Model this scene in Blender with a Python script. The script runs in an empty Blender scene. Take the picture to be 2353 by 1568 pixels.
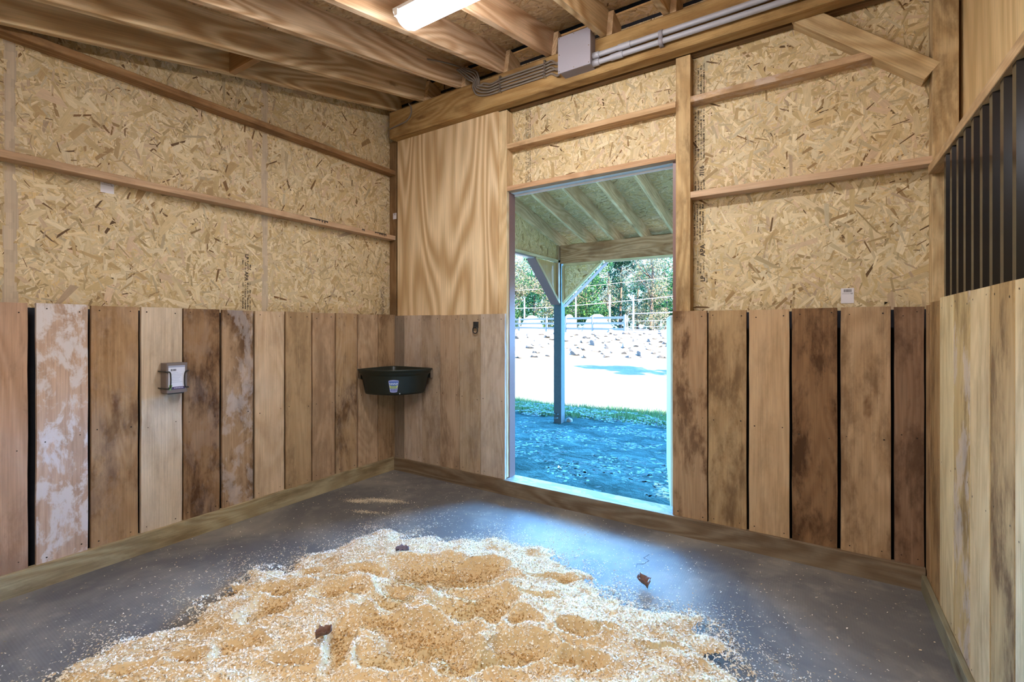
import bpy, math, random
import numpy as np
from mathutils import Vector
R = random.Random(7); NR = np.random.default_rng(11)
SC = bpy.context.scene
COL = SC.collection
A = np.array

def lin(r, g, b):
    f = lambda c: (c/255/12.92) if c <= 10 else ((c/255+.055)/1.055)**2.4
    return (f(r), f(g), f(b), 1.0)

# ------------------------------------------------------------------ materials
class NB:
    def __init__(s, name):
        s.m = bpy.data.materials.new(name); s.m.use_nodes = True
        s.t = s.m.node_tree; s.b = s.t.nodes['Principled BSDF']
    def n(s, typ, **kw):
        o = s.t.nodes.new(typ)
        for k, v in kw.items(): setattr(o, k, v)
        return o
    def put(s, sock, v):
        if v is None: return
        if hasattr(v, 'is_linked'): s.t.links.new(v, sock)
        else: sock.default_value = v
    def attr(s, name):
        return s.n('ShaderNodeAttribute', attribute_name=name)
    def sep(s, v):
        o = s.n('ShaderNodeSeparateXYZ'); s.put(o.inputs[0], v); return o.outputs
    def comb(s, x, y, z):
        o = s.n('ShaderNodeCombineXYZ')
        for i, v in enumerate((x, y, z)): s.put(o.inputs[i], v)
        return o.outputs[0]
    def ma(s, op, a, b=None, c=None, clamp=False):
        o = s.n('ShaderNodeMath', operation=op, use_clamp=clamp)
        for i, v in enumerate((a, b, c)): s.put(o.inputs[i], v)
        return o.outputs[0]
    def vm(s, op, a, b):
        o = s.n('ShaderNodeVectorMath', operation=op)
        s.put(o.inputs[0], a); s.put(o.inputs[1], b); return o.outputs[0]
    def noise(s, v, scale=1, detail=2, rough=.5, dist=0):
        o = s.n('ShaderNodeTexNoise')
        s.put(o.inputs['Vector'], v)
        for k, q in (('Scale', scale), ('Detail', detail), ('Roughness', rough), ('Distortion', dist)): o.inputs[k].default_value = q
        return o.outputs[0]
    def voro(s, v, scale=1, feature='F1', rnd=1):
        o = s.n('ShaderNodeTexVoronoi', feature=feature)
        s.put(o.inputs['Vector'], v); o.inputs['Scale'].default_value = scale; o.inputs['Randomness'].default_value = rnd
        return o.outputs
    def mix(s, fac, a, b, mode='MIX'):
        o = s.n('ShaderNodeMix', data_type='RGBA', blend_type=mode)
        s.put(o.inputs[0], fac); s.put(o.inputs[6], a); s.put(o.inputs[7], b); return o.outputs[2]
    def step(s, v, lo, hi):
        o = s.n('ShaderNodeMapRange'); o.interpolation_type = 'SMOOTHSTEP'
        s.put(o.inputs[0], v); o.inputs[1].default_value = lo; o.inputs[2].default_value = hi
        return o.outputs[0]
    def bump(s, h, strength=.3, dist=.002):
        o = s.n('ShaderNodeBump'); o.inputs['Strength'].default_value = strength; o.inputs['Distance'].default_value = dist
        s.put(o.inputs['Height'], h); s.put(s.b.inputs['Normal'], o.outputs[0])
    def fin(s, col=None, rough=.7, metal=0, spec=.3):
        s.put(s.b.inputs['Base Color'], col); s.put(s.b.inputs['Roughness'], rough)
        s.b.inputs['Metallic'].default_value = metal; s.b.inputs['Specular IOR Level'].default_value = spec
        return s.m

def wood_mat(name, ringK=78, ru=.8, rv=4.5, sharp=1.0, knots=True):
    s = NB(name)
    gc = s.attr('gc').outputs['Vector']; col = s.attr('Col').outputs['Color']; par = s.sep(s.attr('par').outputs['Vector'])
    u, v, w = s.sep(gc)
    M = lambda a, k: s.ma('MULTIPLY', a, k)
    fine = s.noise(s.comb(M(u, 4), M(v, 150), M(w, 150)), 1, 3, .6)
    n1 = s.noise(s.comb(M(u, ru), M(v, rv), M(w, rv)), 1, 1.5, .4, .3)
    rg = s.ma('SINE', M(n1, ringK)); rg = s.ma('MULTIPLY_ADD', rg, .5, .5)
    rg = s.ma('POWER', rg, sharp)
    ringf = s.ma('MULTIPLY', rg, par[1], clamp=True)
    c = s.mix(ringf, col, s.vm('MULTIPLY', col, (.64, .54, .43)))
    fd = s.ma('MULTIPLY_ADD', fine, .8, .6)
    c = s.vm('MULTIPLY', c, s.comb(fd, fd, fd))
    st = s.noise(s.comb(M(u, 2.6), M(v, 7), M(w, 7)), 1, 6, .68, .2)
    st2 = s.noise(s.comb(M(u, 16), M(v, 45), M(w, 40)), 1, 4, .6)
    st = s.ma('MULTIPLY_ADD', st2, .16, st)
    sm = s.ma('MULTIPLY', s.step(st, .50, .74), par[0], clamp=True)
    c = s.mix(sm, c, s.vm('MULTIPLY', col, (.30, .24, .19)))
    lt = s.noise(s.comb(M(u, 1.4), M(v, 4), M(w, 4)), 1, 2)
    c = s.mix(s.ma('MULTIPLY', s.step(lt, .45, .75), .28), c, s.vm('MULTIPLY', col, (1.28, 1.3, 1.34)))
    if knots:
        vo = s.voro(s.comb(M(u, 1.9), M(v, 6.5), M(w, 6.5)), 1)
        rr = s.sep(vo['Color'])
        kd = s.ma('SUBTRACT', 1.0, s.step(s.ma('MULTIPLY_ADD', s.noise(s.comb(M(u, 30), M(v, 60), M(w, 60)), 1, 3), .16, vo['Distance']), .09, .26))
        kk = s.ma('MULTIPLY', s.ma('MULTIPLY', kd, s.ma('GREATER_THAN', rr[0], .70)), .8)
        c = s.mix(kk, c, s.vm('MULTIPLY', col, (.26, .16, .09)))
    wp = s.noise(s.comb(M(u, 5), M(v, 9), M(w, 9)), 1, 5, .7, .3)
    wm = s.ma('MULTIPLY', s.step(wp, .47, .58), par[2], clamp=True)
    c = s.mix(wm, c, (.66, .60, .60, 1))
    h = s.ma('ADD', fine, s.ma('MULTIPLY', rg, .3))
    s.bump(h, .35, .0015)
    return s.fin(c, .78, 0, .22)

WOOD = wood_mat('rough_sawn_wood')
PLY = wood_mat('plywood_veneer', 84, .42, 2.6, .8, False)

def osb_mat():
    s = NB('strand_board')
    u, v, w = s.sep(s.attr('gc').outputs['Vector']); col = s.attr('Col').outputs['Color']
    M = lambda a, k: s.ma('MULTIPLY', a, k)
    f = s.noise(s.comb(M(u, 14), M(v, 300), w), 1, 3, .6)
    f = s.ma('ADD', s.ma('MULTIPLY', f, .62), s.ma('MULTIPLY', s.noise(s.comb(M(u, 30), M(v, 60), w), 1, 2), .38))
    fd = s.ma('MULTIPLY_ADD', f, .9, .56)
    c = s.vm('MULTIPLY', col, s.comb(fd, fd, fd))
    s.bump(f, .25, .001)
    return s.fin(c, .62, 0, .3)
OSB = osb_mat()

def plain(name, rgb, rough=.5, metal=0, spec=.5, var=.12, scale=60, bump=0):
    s = NB(name)
    tc = s.n('ShaderNodeTexCoord').outputs['Object']
    f = s.noise(tc, scale, 3)
    k = s.ma('MULTIPLY_ADD', f, 2*var, 1-var)
    c = s.vm('MULTIPLY', tuple(rgb[:3]), s.comb(k, k, k))
    if bump: s.bump(f, bump, .002)
    return s.fin(c, rough, metal, spec)
def vcol(name, rough=.7, spec=.3, trans=0):
    s = NB(name); c = s.attr('Col').outputs['Color']
    m = s.fin(c, rough, 0, spec)
    if trans:
        s.b.inputs['Subsurface Weight'].default_value = 0
        t = s.n('ShaderNodeBsdfTranslucent'); s.put(t.inputs[0], c)
        mx = s.n('ShaderNodeMixShader'); mx.inputs[0].default_value = trans
        s.t.links.new(s.b.outputs[0], mx.inputs[1]); s.t.links.new(t.outputs[0], mx.inputs[2])
        s.t.links.new(mx.outputs[0], s.t.nodes['Material Output'].inputs[0])
    return m
GREYPVC = plain('grey_pvc', lin(160, 158, 165), .35, 0, .5, .04)
GREYBOX = plain('grey_box_plastic', lin(140, 134, 140), .5, 0, .4, .03)
CABLE = plain('grey_cable_jacket', lin(120, 108, 98), .5, 0, .4, .1, 30)
GALV = plain('galvanised_steel', lin(190, 190, 190), .3, 1, .5, .15, 80)
SCREW = plain('bright_screw', lin(225, 225, 225), .25, 1, .5, .05)
TUBM = plain('dark_green_rubber', lin(30, 36, 30), .36, 0, .5, .15, 25)
BLACKSTEEL = plain('black_painted_steel', lin(12, 11, 14), .2, 0, .5, .2, 14)
BLACKIRON = plain('black_iron', lin(42, 42, 42), .45, .2, .5, .2, 60)
BROWNTRIM = plain('brown_metal_trim', lin(118, 84, 78), .4, 0, .5, .08)
GREYTRIM = plain('grey_metal_trim', lin(150, 148, 150), .35, .2, .5, .08)
FELT_DARK = plain('felt_and_dark_sheet', lin(40, 40, 46), .9, 0, .2, .3, 30)
FENCEP = plain('weathered_white_paint', lin(140, 140, 142), .6, 0, .3, .1, 8)
WHITEP = plain('white_paint', lin(222, 224, 226), .5, 0, .4, .04, 20)
POSTM = plain('weathered_grey_post', lin(58, 63, 62), .75, 0, .25, .25, 30, .3)
VC = vcol('printed_paper', .6, .3)
LEAFM = vcol('tree_leaves', .8, .08, .3)
SHAVE = vcol('pine_shavings', .9, .03)
ROCKM = plain('pale_stone', lin(112, 108, 102), .85, 0, .2, .2, 5, .4)
BARK = plain('tree_bark', lin(84, 74, 64), .9, 0, .2, .35, 6, .5)
HOLDER = plain('taupe_plastic', lin(118, 106, 104), .5, 0, .4, .06)

def emis(name, rgb, k):
    m = bpy.data.materials.new(name); m.use_nodes = True
    t = m.node_tree; t.nodes.clear()
    e = t.nodes.new('ShaderNodeEmission'); e.inputs[0].default_value = (*rgb, 1); e.inputs[1].default_value = k
    o = t.nodes.new('ShaderNodeOutputMaterial'); t.links.new(e.outputs[0], o.inputs[0]); return m
LAMP = emis('lit_diffuser', (.96, .97, 1.0), 79)

def rubber():
    s = NB('rubber_mat')
    tc = s.n('ShaderNodeTexCoord').outputs['Object']
    d = s.noise(tc, 1.3, 5, .6, .6); d2 = s.noise(tc, 9, 5, .65, .4)
    dm = s.ma('ADD', s.ma('MULTIPLY', s.step(d, .4, .7), .6), s.ma('MULTIPLY', s.step(d2, .5, .75), .3))
    c = s.mix(dm, lin(100, 96, 94), lin(156, 147, 134))
    vo = s.voro(tc, 95, 'F1', .0)
    s.bump(vo['Distance'], .5, .0012)
    r = s.ma('MULTIPLY_ADD', dm, .12, .66)
    return s.fin(c, r, 0, .05)
RUB = rubber()
def soil():
    s = NB('straw_covered_ground')
    tc = s.n('ShaderNodeTexCoord').outputs['Object']
    x, y, z = s.sep(tc)
    st = s.comb(s.ma('MULTIPLY', x, 1.3), s.ma('MULTIPLY', y, 2.2), z)
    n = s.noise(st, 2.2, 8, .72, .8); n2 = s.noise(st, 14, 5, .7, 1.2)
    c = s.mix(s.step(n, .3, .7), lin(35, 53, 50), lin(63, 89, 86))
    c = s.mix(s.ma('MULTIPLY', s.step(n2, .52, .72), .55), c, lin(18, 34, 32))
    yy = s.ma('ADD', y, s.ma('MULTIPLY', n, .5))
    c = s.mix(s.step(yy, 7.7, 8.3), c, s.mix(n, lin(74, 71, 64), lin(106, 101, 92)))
    s.bump(s.ma('ADD', n, s.ma('MULTIPLY', n2, .6)), .9, .07)
    return s.fin(c, 1, 0, 0)
SOIL = soil()

# ------------------------------------------------------------------ mesh builder
class MB:
    def __init__(s):
        s.v = []; s.col = []; s.gc = []; s.par = []; s.f = []; s.n = 0
    def add(s, v, faces, col=(1, 1, 1, 1), gc=None, par=(0, 0, 0), smooth=False, mi=0):
        v = A(v, float).reshape(-1, 3); k = len(v)
        c = A(col, float); c = np.broadcast_to(c if c.ndim == 2 else c[None], (k, 4))
        s.v.append(v); s.col.append(c); s.gc.append(v.copy() if gc is None else A(gc, float).reshape(-1, 3))
        s.par.append(np.broadcast_to(A(par, float)[None], (k, 3)))
        by = {}
        for f in faces if not isinstance(faces, np.ndarray) else []:
            by.setdefault(len(f), []).append(f)
        if isinstance(faces, np.ndarray): by[faces.shape[1]] = faces
        for kk, fs in by.items(): s.f.append((A(fs, int)+s.n, smooth, mi))
        s.n += k
        return s
    def build(s, name, mats, parent=None):
        me = bpy.data.meshes.new(name)
        v = np.concatenate(s.v); nv = len(v)
        me.vertices.add(nv); me.vertices.foreach_set('co', v.astype(np.float32).ravel())
        idx = np.concatenate([f.ravel() for f, _, _ in s.f])
        tot = np.concatenate([np.full(len(f), f.shape[1]) for f, _, _ in s.f])
        st = np.concatenate([[0], np.cumsum(tot)[:-1]])
        me.loops.add(len(idx)); me.loops.foreach_set('vertex_index', idx.astype(np.int32))
        me.polygons.add(len(tot)); me.polygons.foreach_set('loop_start', st.astype(np.int32))
        me.polygons.foreach_set('use_smooth', np.concatenate([np.full(len(f), sm) for f, sm, _ in s.f]))
        me.polygons.foreach_set('material_index', np.concatenate([np.full(len(f), mi) for f, _, mi in s.f]).astype(np.int32))
        me.update(calc_edges=True)
        a = me.color_attributes.new('Col', 'FLOAT_COLOR', 'POINT'); a.data.foreach_set('color', np.concatenate(s.col).astype(np.float32).ravel())
        for nm, d in (('gc', s.gc), ('par', s.par)):
            a = me.attributes.new(nm, 'FLOAT_VECTOR', 'POINT'); a.data.foreach_set('vector', np.concatenate(d).astype(np.float32).ravel())
        for m in (mats if isinstance(mats, (list, tuple)) else [mats]): me.materials.append(m)
        o = bpy.data.objects.new(name, me); COL.objects.link(o)
        if parent is not None:
            o.parent = parent
            o.matrix_parent_inverse = parent.matrix_basis.inverted()
        return o

def nrm(v): v = A(v, float); return v/np.linalg.norm(v)
SEED = [0]
def board(m, p0, p1, wv, W, T, col, par=(.2, .5, 0), ch=.002, endcut=None, mi=0, wav=0):
    """timber from p0 to p1 (centre line); wv = direction of its width W, T = thickness"""
    SEED[0] += 1; sd = SEED[0]*1.37
    lm = .3*col[0]+.6*col[1]+.1*col[2]; col = tuple(q*.88+lm*.12 for q in col[:3])+(1,)
    p0 = A(p0, float); p1 = A(p1, float); L = np.linalg.norm(p1-p0); u = (p1-p0)/L
    wv = A(wv, float); wv = nrm(wv-u*np.dot(wv, u)); t = np.cross(u, wv)
    a, b = W/2, T/2; ch = min(ch, a*.4, b*.4)
    ring = [(-a+ch, -b), (a-ch, -b), (a, -b+ch), (a, b-ch), (a-ch, b), (-a+ch, b), (-a, b-ch), (-a, -b+ch)]
    n = 9 if wav else 2
    V = []; G = []
    j1 = [R.uniform(-wav, wav) for _ in range(n)]; j2 = [R.uniform(-wav, wav) for _ in range(n)]
    for i in range(n):
        s = i/(n-1)
        for q, (x, y) in enumerate(ring):
            xx = x + (j1[i] if x > 0 else j2[i])
            e = 0
            if endcut is not None and i in (0, n-1): e = endcut*xx
            V.append(p0+u*(L*s+e)+wv*xx+t*y); G.append((L*s+sd*1.9, xx+sd*.73, y+sd*.31))
    F = [[i*8+q, i*8+(q+1) % 8, i*8+8+(q+1) % 8, i*8+8+q] for i in range(n-1) for q in range(8)]
    F += [list(range(7, -1, -1)), [(n-1)*8+q for q in range(8)]]
    return m.add(V, F, col, G, par, mi=mi)

def boxm(m, lo, hi, col=(1, 1, 1, 1), par=(0, 0, 0), mi=0, gaxis=None):
    x0, y0, z0 = lo; x1, y1, z1 = hi
    v = A([(x0, y0, z0), (x1, y0, z0), (x1, y1, z0), (x0, y1, z0), (x0, y0, z1), (x1, y0, z1), (x1, y1, z1), (x0, y1, z1)], float)
    g = v if gaxis is None else np.roll(v, -gaxis, axis=1)
    return m.add(v, [[0, 3, 2, 1], [4, 5, 6, 7], [0, 1, 5, 4], [1, 2, 6, 5], [2, 3, 7, 6], [3, 0, 4, 7]], col, g, par, mi=mi)

def tube(m, pts, r, seg=10, col=(1, 1, 1, 1), caps=True, mi=0):
    pts = [A(p, float) for p in pts]; n = len(pts)
    rs = r if isinstance(r, (list, tuple)) else [r]*n
    V = []; prev = None
    for i, p in enumerate(pts):
        d = nrm(pts[min(i+1, n-1)]-pts[max(i-1, 0)])
        if prev is None:
            a = np.cross(d, (0, 0, 1) if abs(d[2]) < .9 else (1, 0, 0))
        else: a = prev-d*np.dot(prev, d)
        a = nrm(a); prev = a; b = np.cross(d, a)
        for k in range(seg):
            t = 2*math.pi*k/seg; V.append(p+rs[i]*(math.cos(t)*a+math.sin(t)*b))
    F = [[i*seg+k, i*seg+(k+1) % seg, (i+1)*seg+(k+1) % seg, (i+1)*seg+k] for i in range(n-1) for k in range(seg)]
    m.add(V, F, col, smooth=True, mi=mi)
    if caps:
        m.add(V[:seg], [list(range(seg-1, -1, -1))], col, mi=mi); m.add(V[-seg:], [list(range(seg))], col, mi=mi)
    return m

def bez(pts, n=8):
    """Catmull-Rom through pts"""
    P = [A(p, float) for p in pts]; P = [2*P[0]-P[1]]+P+[2*P[-1]-P[-2]]; out = []
    for i in range(1, len(P)-2):
        for k in range(n):
            t = k/n
            out.append(.5*((2*P[i])+(-P[i-1]+P[i+1])*t+(2*P[i-1]-5*P[i]+4*P[i+1]-P[i+2])*t*t+(-P[i-1]+3*P[i]-3*P[i+1]+P[i+2])*t**3))
    out.append(P[-2]); return out

PAL = A([lin(*c)[:3] for c in ((222, 198, 154), (214, 187, 140), (204, 176, 126), (230, 210, 172), (218, 194, 154), (192, 161, 112), (160, 128, 84), (214, 184, 150))])
PALW = A([.22, .20, .14, .14, .14, .06, .015, .085])
def flakes(m, o, U, V, W, H, dens=5200, tint=(1, 1, 1), keep=None, size=1.0, zs=.0016, bias=None):
    """overlapping wood strands that make up the face of a strand board"""
    o = A(o, float); U = nrm(U); V = nrm(V); Nn = np.cross(U, V)
    n = int(W*H*dens)
    a = NR.uniform(0, W, n); b = NR.uniform(0, H, n)
    if keep is not None:
        P = o+a[:, None]*U+b[:, None]*V; k = keep(P); a = a[k]; b = b[k]; n = len(a)
    sc = NR.gamma(2.2, .45, n)+.25
    L = np.clip(.046*sc, .014, .13)*size*NR.uniform(.8, 1.4, n); Wd = L*NR.uniform(.13, .5, n)
    big = NR.random(n) < .06; Wd[big] *= 1.3
    ang = NR.normal(math.pi/2, .95, n) if bias is None else NR.normal(bias, .8, n)
    dx, dy = np.cos(ang), np.sin(ang)
    c = PAL[NR.choice(len(PAL), n, p=PALW)]*NR.uniform(.86, 1.1, (n, 1))
    dk = NR.random(n) < .022
    c[dk] = A(lin(120, 88, 50)[:3])*NR.uniform(.6, 1.3, (dk.sum(), 1)); Wd[dk] *= .42; L[dk] *= .8
    mid = NR.random(n) < .09
    c[mid] *= .76; Wd[mid] *= .7
    lt = NR.random(n) < .05
    c[lt] = A(lin(232, 210, 168)[:3])
    c = (c*.94+c.mean(1)[:, None]*.06)*A(tint)*.90
    z = NR.uniform(.0002, zs, n)
    z[dk | mid] = NR.uniform(zs*.7, zs*1.02, (dk | mid).sum())
    q = [(-1, -.5), (-.8, .75), (.85, 1), (1, -.35)]
    co = np.zeros((n, 4, 3)); gc = np.zeros((n, 4, 3)); sd = NR.uniform(0, 90, n)
    for i, (s, t) in enumerate(q):
        la = s*L/2*NR.uniform(.7, 1.15, n); wb = t*Wd/2*NR.uniform(.35, 1.15, n)
        pa = a+la*dx-wb*dy; pb = b+la*dy+wb*dx
        pa = np.clip(pa, 0, W); pb = np.clip(pb, 0, H)
        co[:, i] = o+pa[:, None]*U+pb[:, None]*V+z[:, None]*Nn
        gc[:, i, 0] = la+sd; gc[:, i, 1] = wb+sd*1.7; gc[:, i, 2] = sd
    F = np.arange(n*4).reshape(n, 4)[:, ::-1]
    cc = np.repeat(np.concatenate([c, np.ones((n, 1))], 1), 4, axis=0)
    # face orientation must follow Nn
    m.add(co.reshape(-1, 3), F.copy(), cc, gc.reshape(-1, 3))

def tag(o, label=None, cat=None, group=None, kind=None):
    if label: o['label'] = label
    if cat: o['category'] = cat
    if group: o['group'] = group
    if kind: o['kind'] = kind
    return o
def empty(name, loc=(0, 0, 0)):
    o = bpy.data.objects.new(name, None); COL.objects.link(o); o.location = loc
    o.empty_display_size = .05
    return o
def structure(o, label=None): return tag(o, label, kind='structure')

# ================================================================== the room
XL, XR, YB, YF = -3.315, .60, 3.135, -.70       # sheathing planes
SL = .222
def zraf(y): return 3.222-SL*(2.95-y)           # underside of the stable rafters
def zpor(y): return 3.222-.209*(y-2.95)         # underside of the porch rafters
RH = .184

# floor
m = MB(); boxm(m, (-3.33, YF-.06, -.05), (.63, 3.147, 0)); floor = m.build('floor', RUB)
structure(floor, 'dark grey rubber stall mats with a fine pebbled texture')

OSBBASE = lin(206, 176, 126)
# back wall ----------------------------------------------------------
m = MB()
DX0, DX1, DZ = -2.012, -.750, 2.347
TOP = 3.345
boxm(m, (XL, YB, 0), (DX0, YB+.012, TOP), OSBBASE)
boxm(m, (DX1, YB, 0), (XR+.1, YB+.012, TOP), OSBBASE)
boxm(m, (DX0, YB, DZ), (DX1, YB+.012, TOP), OSBBASE)
flakes(m, (-.66, YB, 1.36), (1, 0, 0), (0, 0, 1), 1.16, TOP-1.36, 6200, (1.0, 1.0, .98))
flakes(m, (DX0, YB, DZ+.02), (1, 0, 0), (0, 0, 1), DX1-DX0, TOP-DZ-.02, 6200, (1.0, 1.0, .98))
flakes(m, (XL, YB, 3.15), (1, 0, 0), (0, 0, 1), DX0-XL, TOP-3.15, 4000)
wall_back = structure(m.build('wall_back', OSB), 'strand board back wall above the stall planks, with the doorway')
m = MB(); boxm(m, (XL-.05, YB+.001, TOP), (XR+.1, YB+.011, 3.50)); boxm(m, (XL-.05, 2.985, 3.448), (XR+.1, 3.16, 3.50)); m.build('felt_strip', FELT_DARK, wall_back)

# left wall ----------------------------------------------------------
m = MB()
def slab_x(m, x0, x1, y0, y1, ztop, col, mi=0):
    v = []
    for x in (x0, x1):
        v += [(x, y0, 0), (x, y1, 0), (x, y1, ztop(y1)), (x, y0, ztop(y0))]
    v = A(v)
    m.add(v, [[0, 1, 2, 3], [7, 6, 5, 4], [0, 4, 5, 1], [1, 5, 6, 2], [2, 6, 7, 3], [3, 7, 4, 0]], col, v, mi=mi)
slab_x(m, XL-.012, XL, YF-.05, YB+.012, lambda y: zraf(y)+RH+.01, OSBBASE)
flakes(m, (XL, YF, 1.37), (0, 1, 0), (0, 0, 1), YB-YF, 2.1, 6000, (.97, .96, .95), keep=lambda P: (P[:, 2] < zraf(P[:, 1])+.22) & (P[:, 1] > .2))
# faded vertical board joints
for yj in (.605, 1.872):
    n = 160; zz = NR.uniform(1.38, 3.3, n)
    for z in zz:
        if z > zraf(yj)+.1: continue
        h = NR.uniform(.03, .12); w = NR.uniform(.012, .034); c = NR.uniform(-.012, .012)
        g = R.uniform(.9, 1.1); cc = lin(186, 166, 142); xo = XL+R.uniform(.0017, .0026)
        m.add([(xo, yj+c-w/2, z-h/2), (xo, yj+c+w/2, z-h/2), (xo, yj+c+w/2, z+h/2), (xo, yj+c-w/2, z+h/2)], [[0, 1, 2, 3]], (cc[0]*g, cc[1]*g, cc[2]*g, 1))
wall_left = structure(m.build('wall_left', OSB), 'strand board left wall above the stall planks')

# right wall ---------------------------------------------------------
m = MB(); SEED[0] += 1
PC = lin(222, 192, 142)
slab_x(m, XR, XR+.012, YF-.05, YB+.012, lambda y: zraf(y)+RH+.01, PC)
m.gc = [np.stack([g[:, 2], g[:, 1]*.9, g[:, 0]], 1) for g in m.gc]; m.par = [np.broadcast_to(A([.0, .55, 0.]), p.shape) for p in m.par]
wall_right = structure(m.build('wall_right', PLY), 'pale plywood sheathing high on the right wall')
m = MB(); boxm(m, (XL, YF-.06, 0), (XR+.02, YF-.048, 2.7), OSBBASE)
flakes(m, (XR, YF-.048, 1.3), (-1, 0, 0), (0, 0, 1), XR-XL, 1.3, 1500)
wall_front = structure(m.build('wall_front', OSB), 'strand board wall behind the camera')

# ceiling (roof deck, both pitches) ------------------------------------
m = MB()
def deck(m, x0, x1, y0, z0, y1, z1, dens, tint):
    v = A([(x0, y0, z0), (x1, y0, z0), (x1, y1, z1), (x0, y1, z1), (x0, y0, z0+.012), (x1, y0, z0+.012), (x1, y1, z1+.012), (x0, y1, z1+.012)])
    b = A(OSBBASE); b[:3] *= A(tint)
    m.add(v, [[0, 3, 2, 1], [4, 5, 6, 7], [0, 1, 5, 4], [1, 2, 6, 5], [2, 3, 7, 6], [3, 0, 4, 7]], tuple(b), v)
    Lg = math.hypot(y1-y0, z1-z0)
    if y0 < y1: flakes(m, (x0, y1, z1), (1, 0, 0), (0, y0-y1, z0-z1), x1-x0, Lg, dens, tint, size=1.1, bias=0.0)
    else: flakes(m, (x1, y1, z1), (-1, 0, 0), (0, y0-y1, z0-z1), x1-x0, Lg, dens, tint, size=1.1, bias=0.0)
zc = lambda y: zraf(y)+RH*1.02
deck(m, XL-.05, XR+.1, YF-.1, zc(YF-.1), 3.04, zc(3.04), 3600, (.80, .68, .60))
ceiling = structure(m.build('ceiling', OSB), 'reddish brown strand board roof deck over the rafters')
m = MB(); zp = lambda y: zpor(y)+RH*1.02
deck(m, -3.36, 6.0, 6.75, zp(6.75), 3.04, zp(3.04), 2200, (.98, .84, .76))
boxm(m, (-3.36, 6.74, zp(6.75)-.17), (6.0, 6.77, zp(6.75)+.02), lin(150, 120, 80))
porch_deck = structure(m.build('trim_1', OSB), 'strand board roof deck over the porch outside the doorway')

# plank wainscots ------------------------------------------------------
NAIL = lin(52, 42, 34)
def disc(m, c, n, r, col, seg=6):
    n = nrm(n); a = nrm(np.cross(n, (0, 0, 1) if abs(n[2]) < .9 else (1, 0, 0))); b = np.cross(n, a)
    m.add([A(c)+r*(math.cos(2*math.pi*k/seg)*a+math.sin(2*math.pi*k/seg)*b) for k in range(seg)], [list(range(seg))], col)
def cladding(name, seams, gaps, tints, mk, nrmv, z0, tops, parent, T=.024):
    """vertical planks between consecutive seams; mk(s, z) -> point on the plank face"""
    m = MB()
    for i in range(len(seams)-1):
        a, b = seams[i], seams[i+1]
        g0 = gaps[i] if isinstance(gaps, list) else gaps; g1 = gaps[i+1] if isinstance(gaps, list) else gaps
        a2, b2 = a+g0/2, b-g1/2
        rgb, par = tints[i]
        c = (a2+b2)/2; zt = tops[i] if isinstance(tops, list) else tops
        back = A(nrmv)*(-T/2)
        board(m, mk(c, z0)+back, mk(c, zt+R.uniform(-.003, .003))+back, mk(1, 0)-mk(0, 0), abs(b2-a2), T, lin(*rgb), par, ch=.0015, wav=.0014)
        for z in (zt-.035, z0+.045, .72+R.uniform(-.03, .03)):
            for s in (a2+.03, b2-.03):
                if abs(b2-a2) < .1 and s != a2+.03: continue
                disc(m, mk(s+R.uniform(-.008, .008), z+R.uniform(-.012, .012))+A(nrmv)*.0008, nrmv, R.uniform(.0028, .0045), NAIL)
    return m.build(name, WOOD, parent)
ls = [-.66, -.44, -.22, 0., .22, .44, .662, .879, 1.098, 1.315, 1.533, 1.746, 1.969, 2.186, 2.395, 2.613, 2.832, 3.03]
lg = [.004]*5+[.006, .030, .013, .014, .009, .015, .014, .014, .012, .013, .014, .008, .002]
gen = lambda: ((176, 142, 108), (.5, .4, .05))
lt = [gen(), gen(), gen(), gen(), ((186, 148, 118), (.55, .35, .02)),
      ((186, 146, 116), (.5, .45, .03)), ((198, 166, 144), (.25, .35, .95)), ((172, 134, 92), (.8, .5, .06)), ((206, 184, 158), (.3, .25, .04)),
      ((148, 112, 76), (1.25, .4, .06)), ((172, 138, 104), (1.0, .35, .3)), ((206, 174, 138), (.25, .3, .03)), ((178, 144, 102), (.6, .3, .0)),
      ((182, 146, 110), (.45, .35, .0)), ((176, 140, 98), (1.1, .4, .05)), ((186, 152, 116), (.5, .3, .0)), ((172, 138, 100), (.8, .3, .0))]
cladding('plank_cladding', ls, lg, lt, lambda s, z: A([-3.22, s, z]), (1, 0, 0), .1, 1.403, wall_left)
bs = [-3.215, -3.092, -2.88, -2.67, -2.457, -2.243, -2.01]
bt = [((140, 122, 104), (.3, .2, 0)), ((184, 160, 138), (.35, .2, .1)), ((170, 144, 118), (.6, .2, .05)), ((174, 144, 114), (.6, .3, 0)), ((170, 144, 114), (.5, .3, .05)), ((186, 166, 146), (.35, .25, .1))]
rs_ = [-.746, -.54, -.323, -.109, .111, .332, .457]
rt = [((168, 130, 90), (1.1, .35, 0)), ((172, 136, 90), (.85, .35, .0)), ((190, 152, 108), (.3, .3, 0)), ((136, 98, 60), (1.2, .4, .0)), ((182, 146, 106), (.7, .4, 0)), ((138, 104, 76), (.9, .35, 0))]
mkb = lambda s, z: A([s, 3.02, z])
cb = cladding('plank_cladding', bs, [.001, .002, .003, .003, .003, .004, 0], bt, mkb, (0, -1, 0), .1, 1.394, wall_back)
cladding('plank_cladding', rs_, [0, .007, .013, .013, .015, .014, .008], rt, mkb, (0, -1, 0), .1, 1.390, wall_back)
cs = [3.03, 2.925, 2.725, 2.49, 2.257, 2.032, 1.818, 1.60, 1.4, 1.18, .96, .74, .52, .3, .08, -.14, -.36, -.66][::-1]
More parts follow.
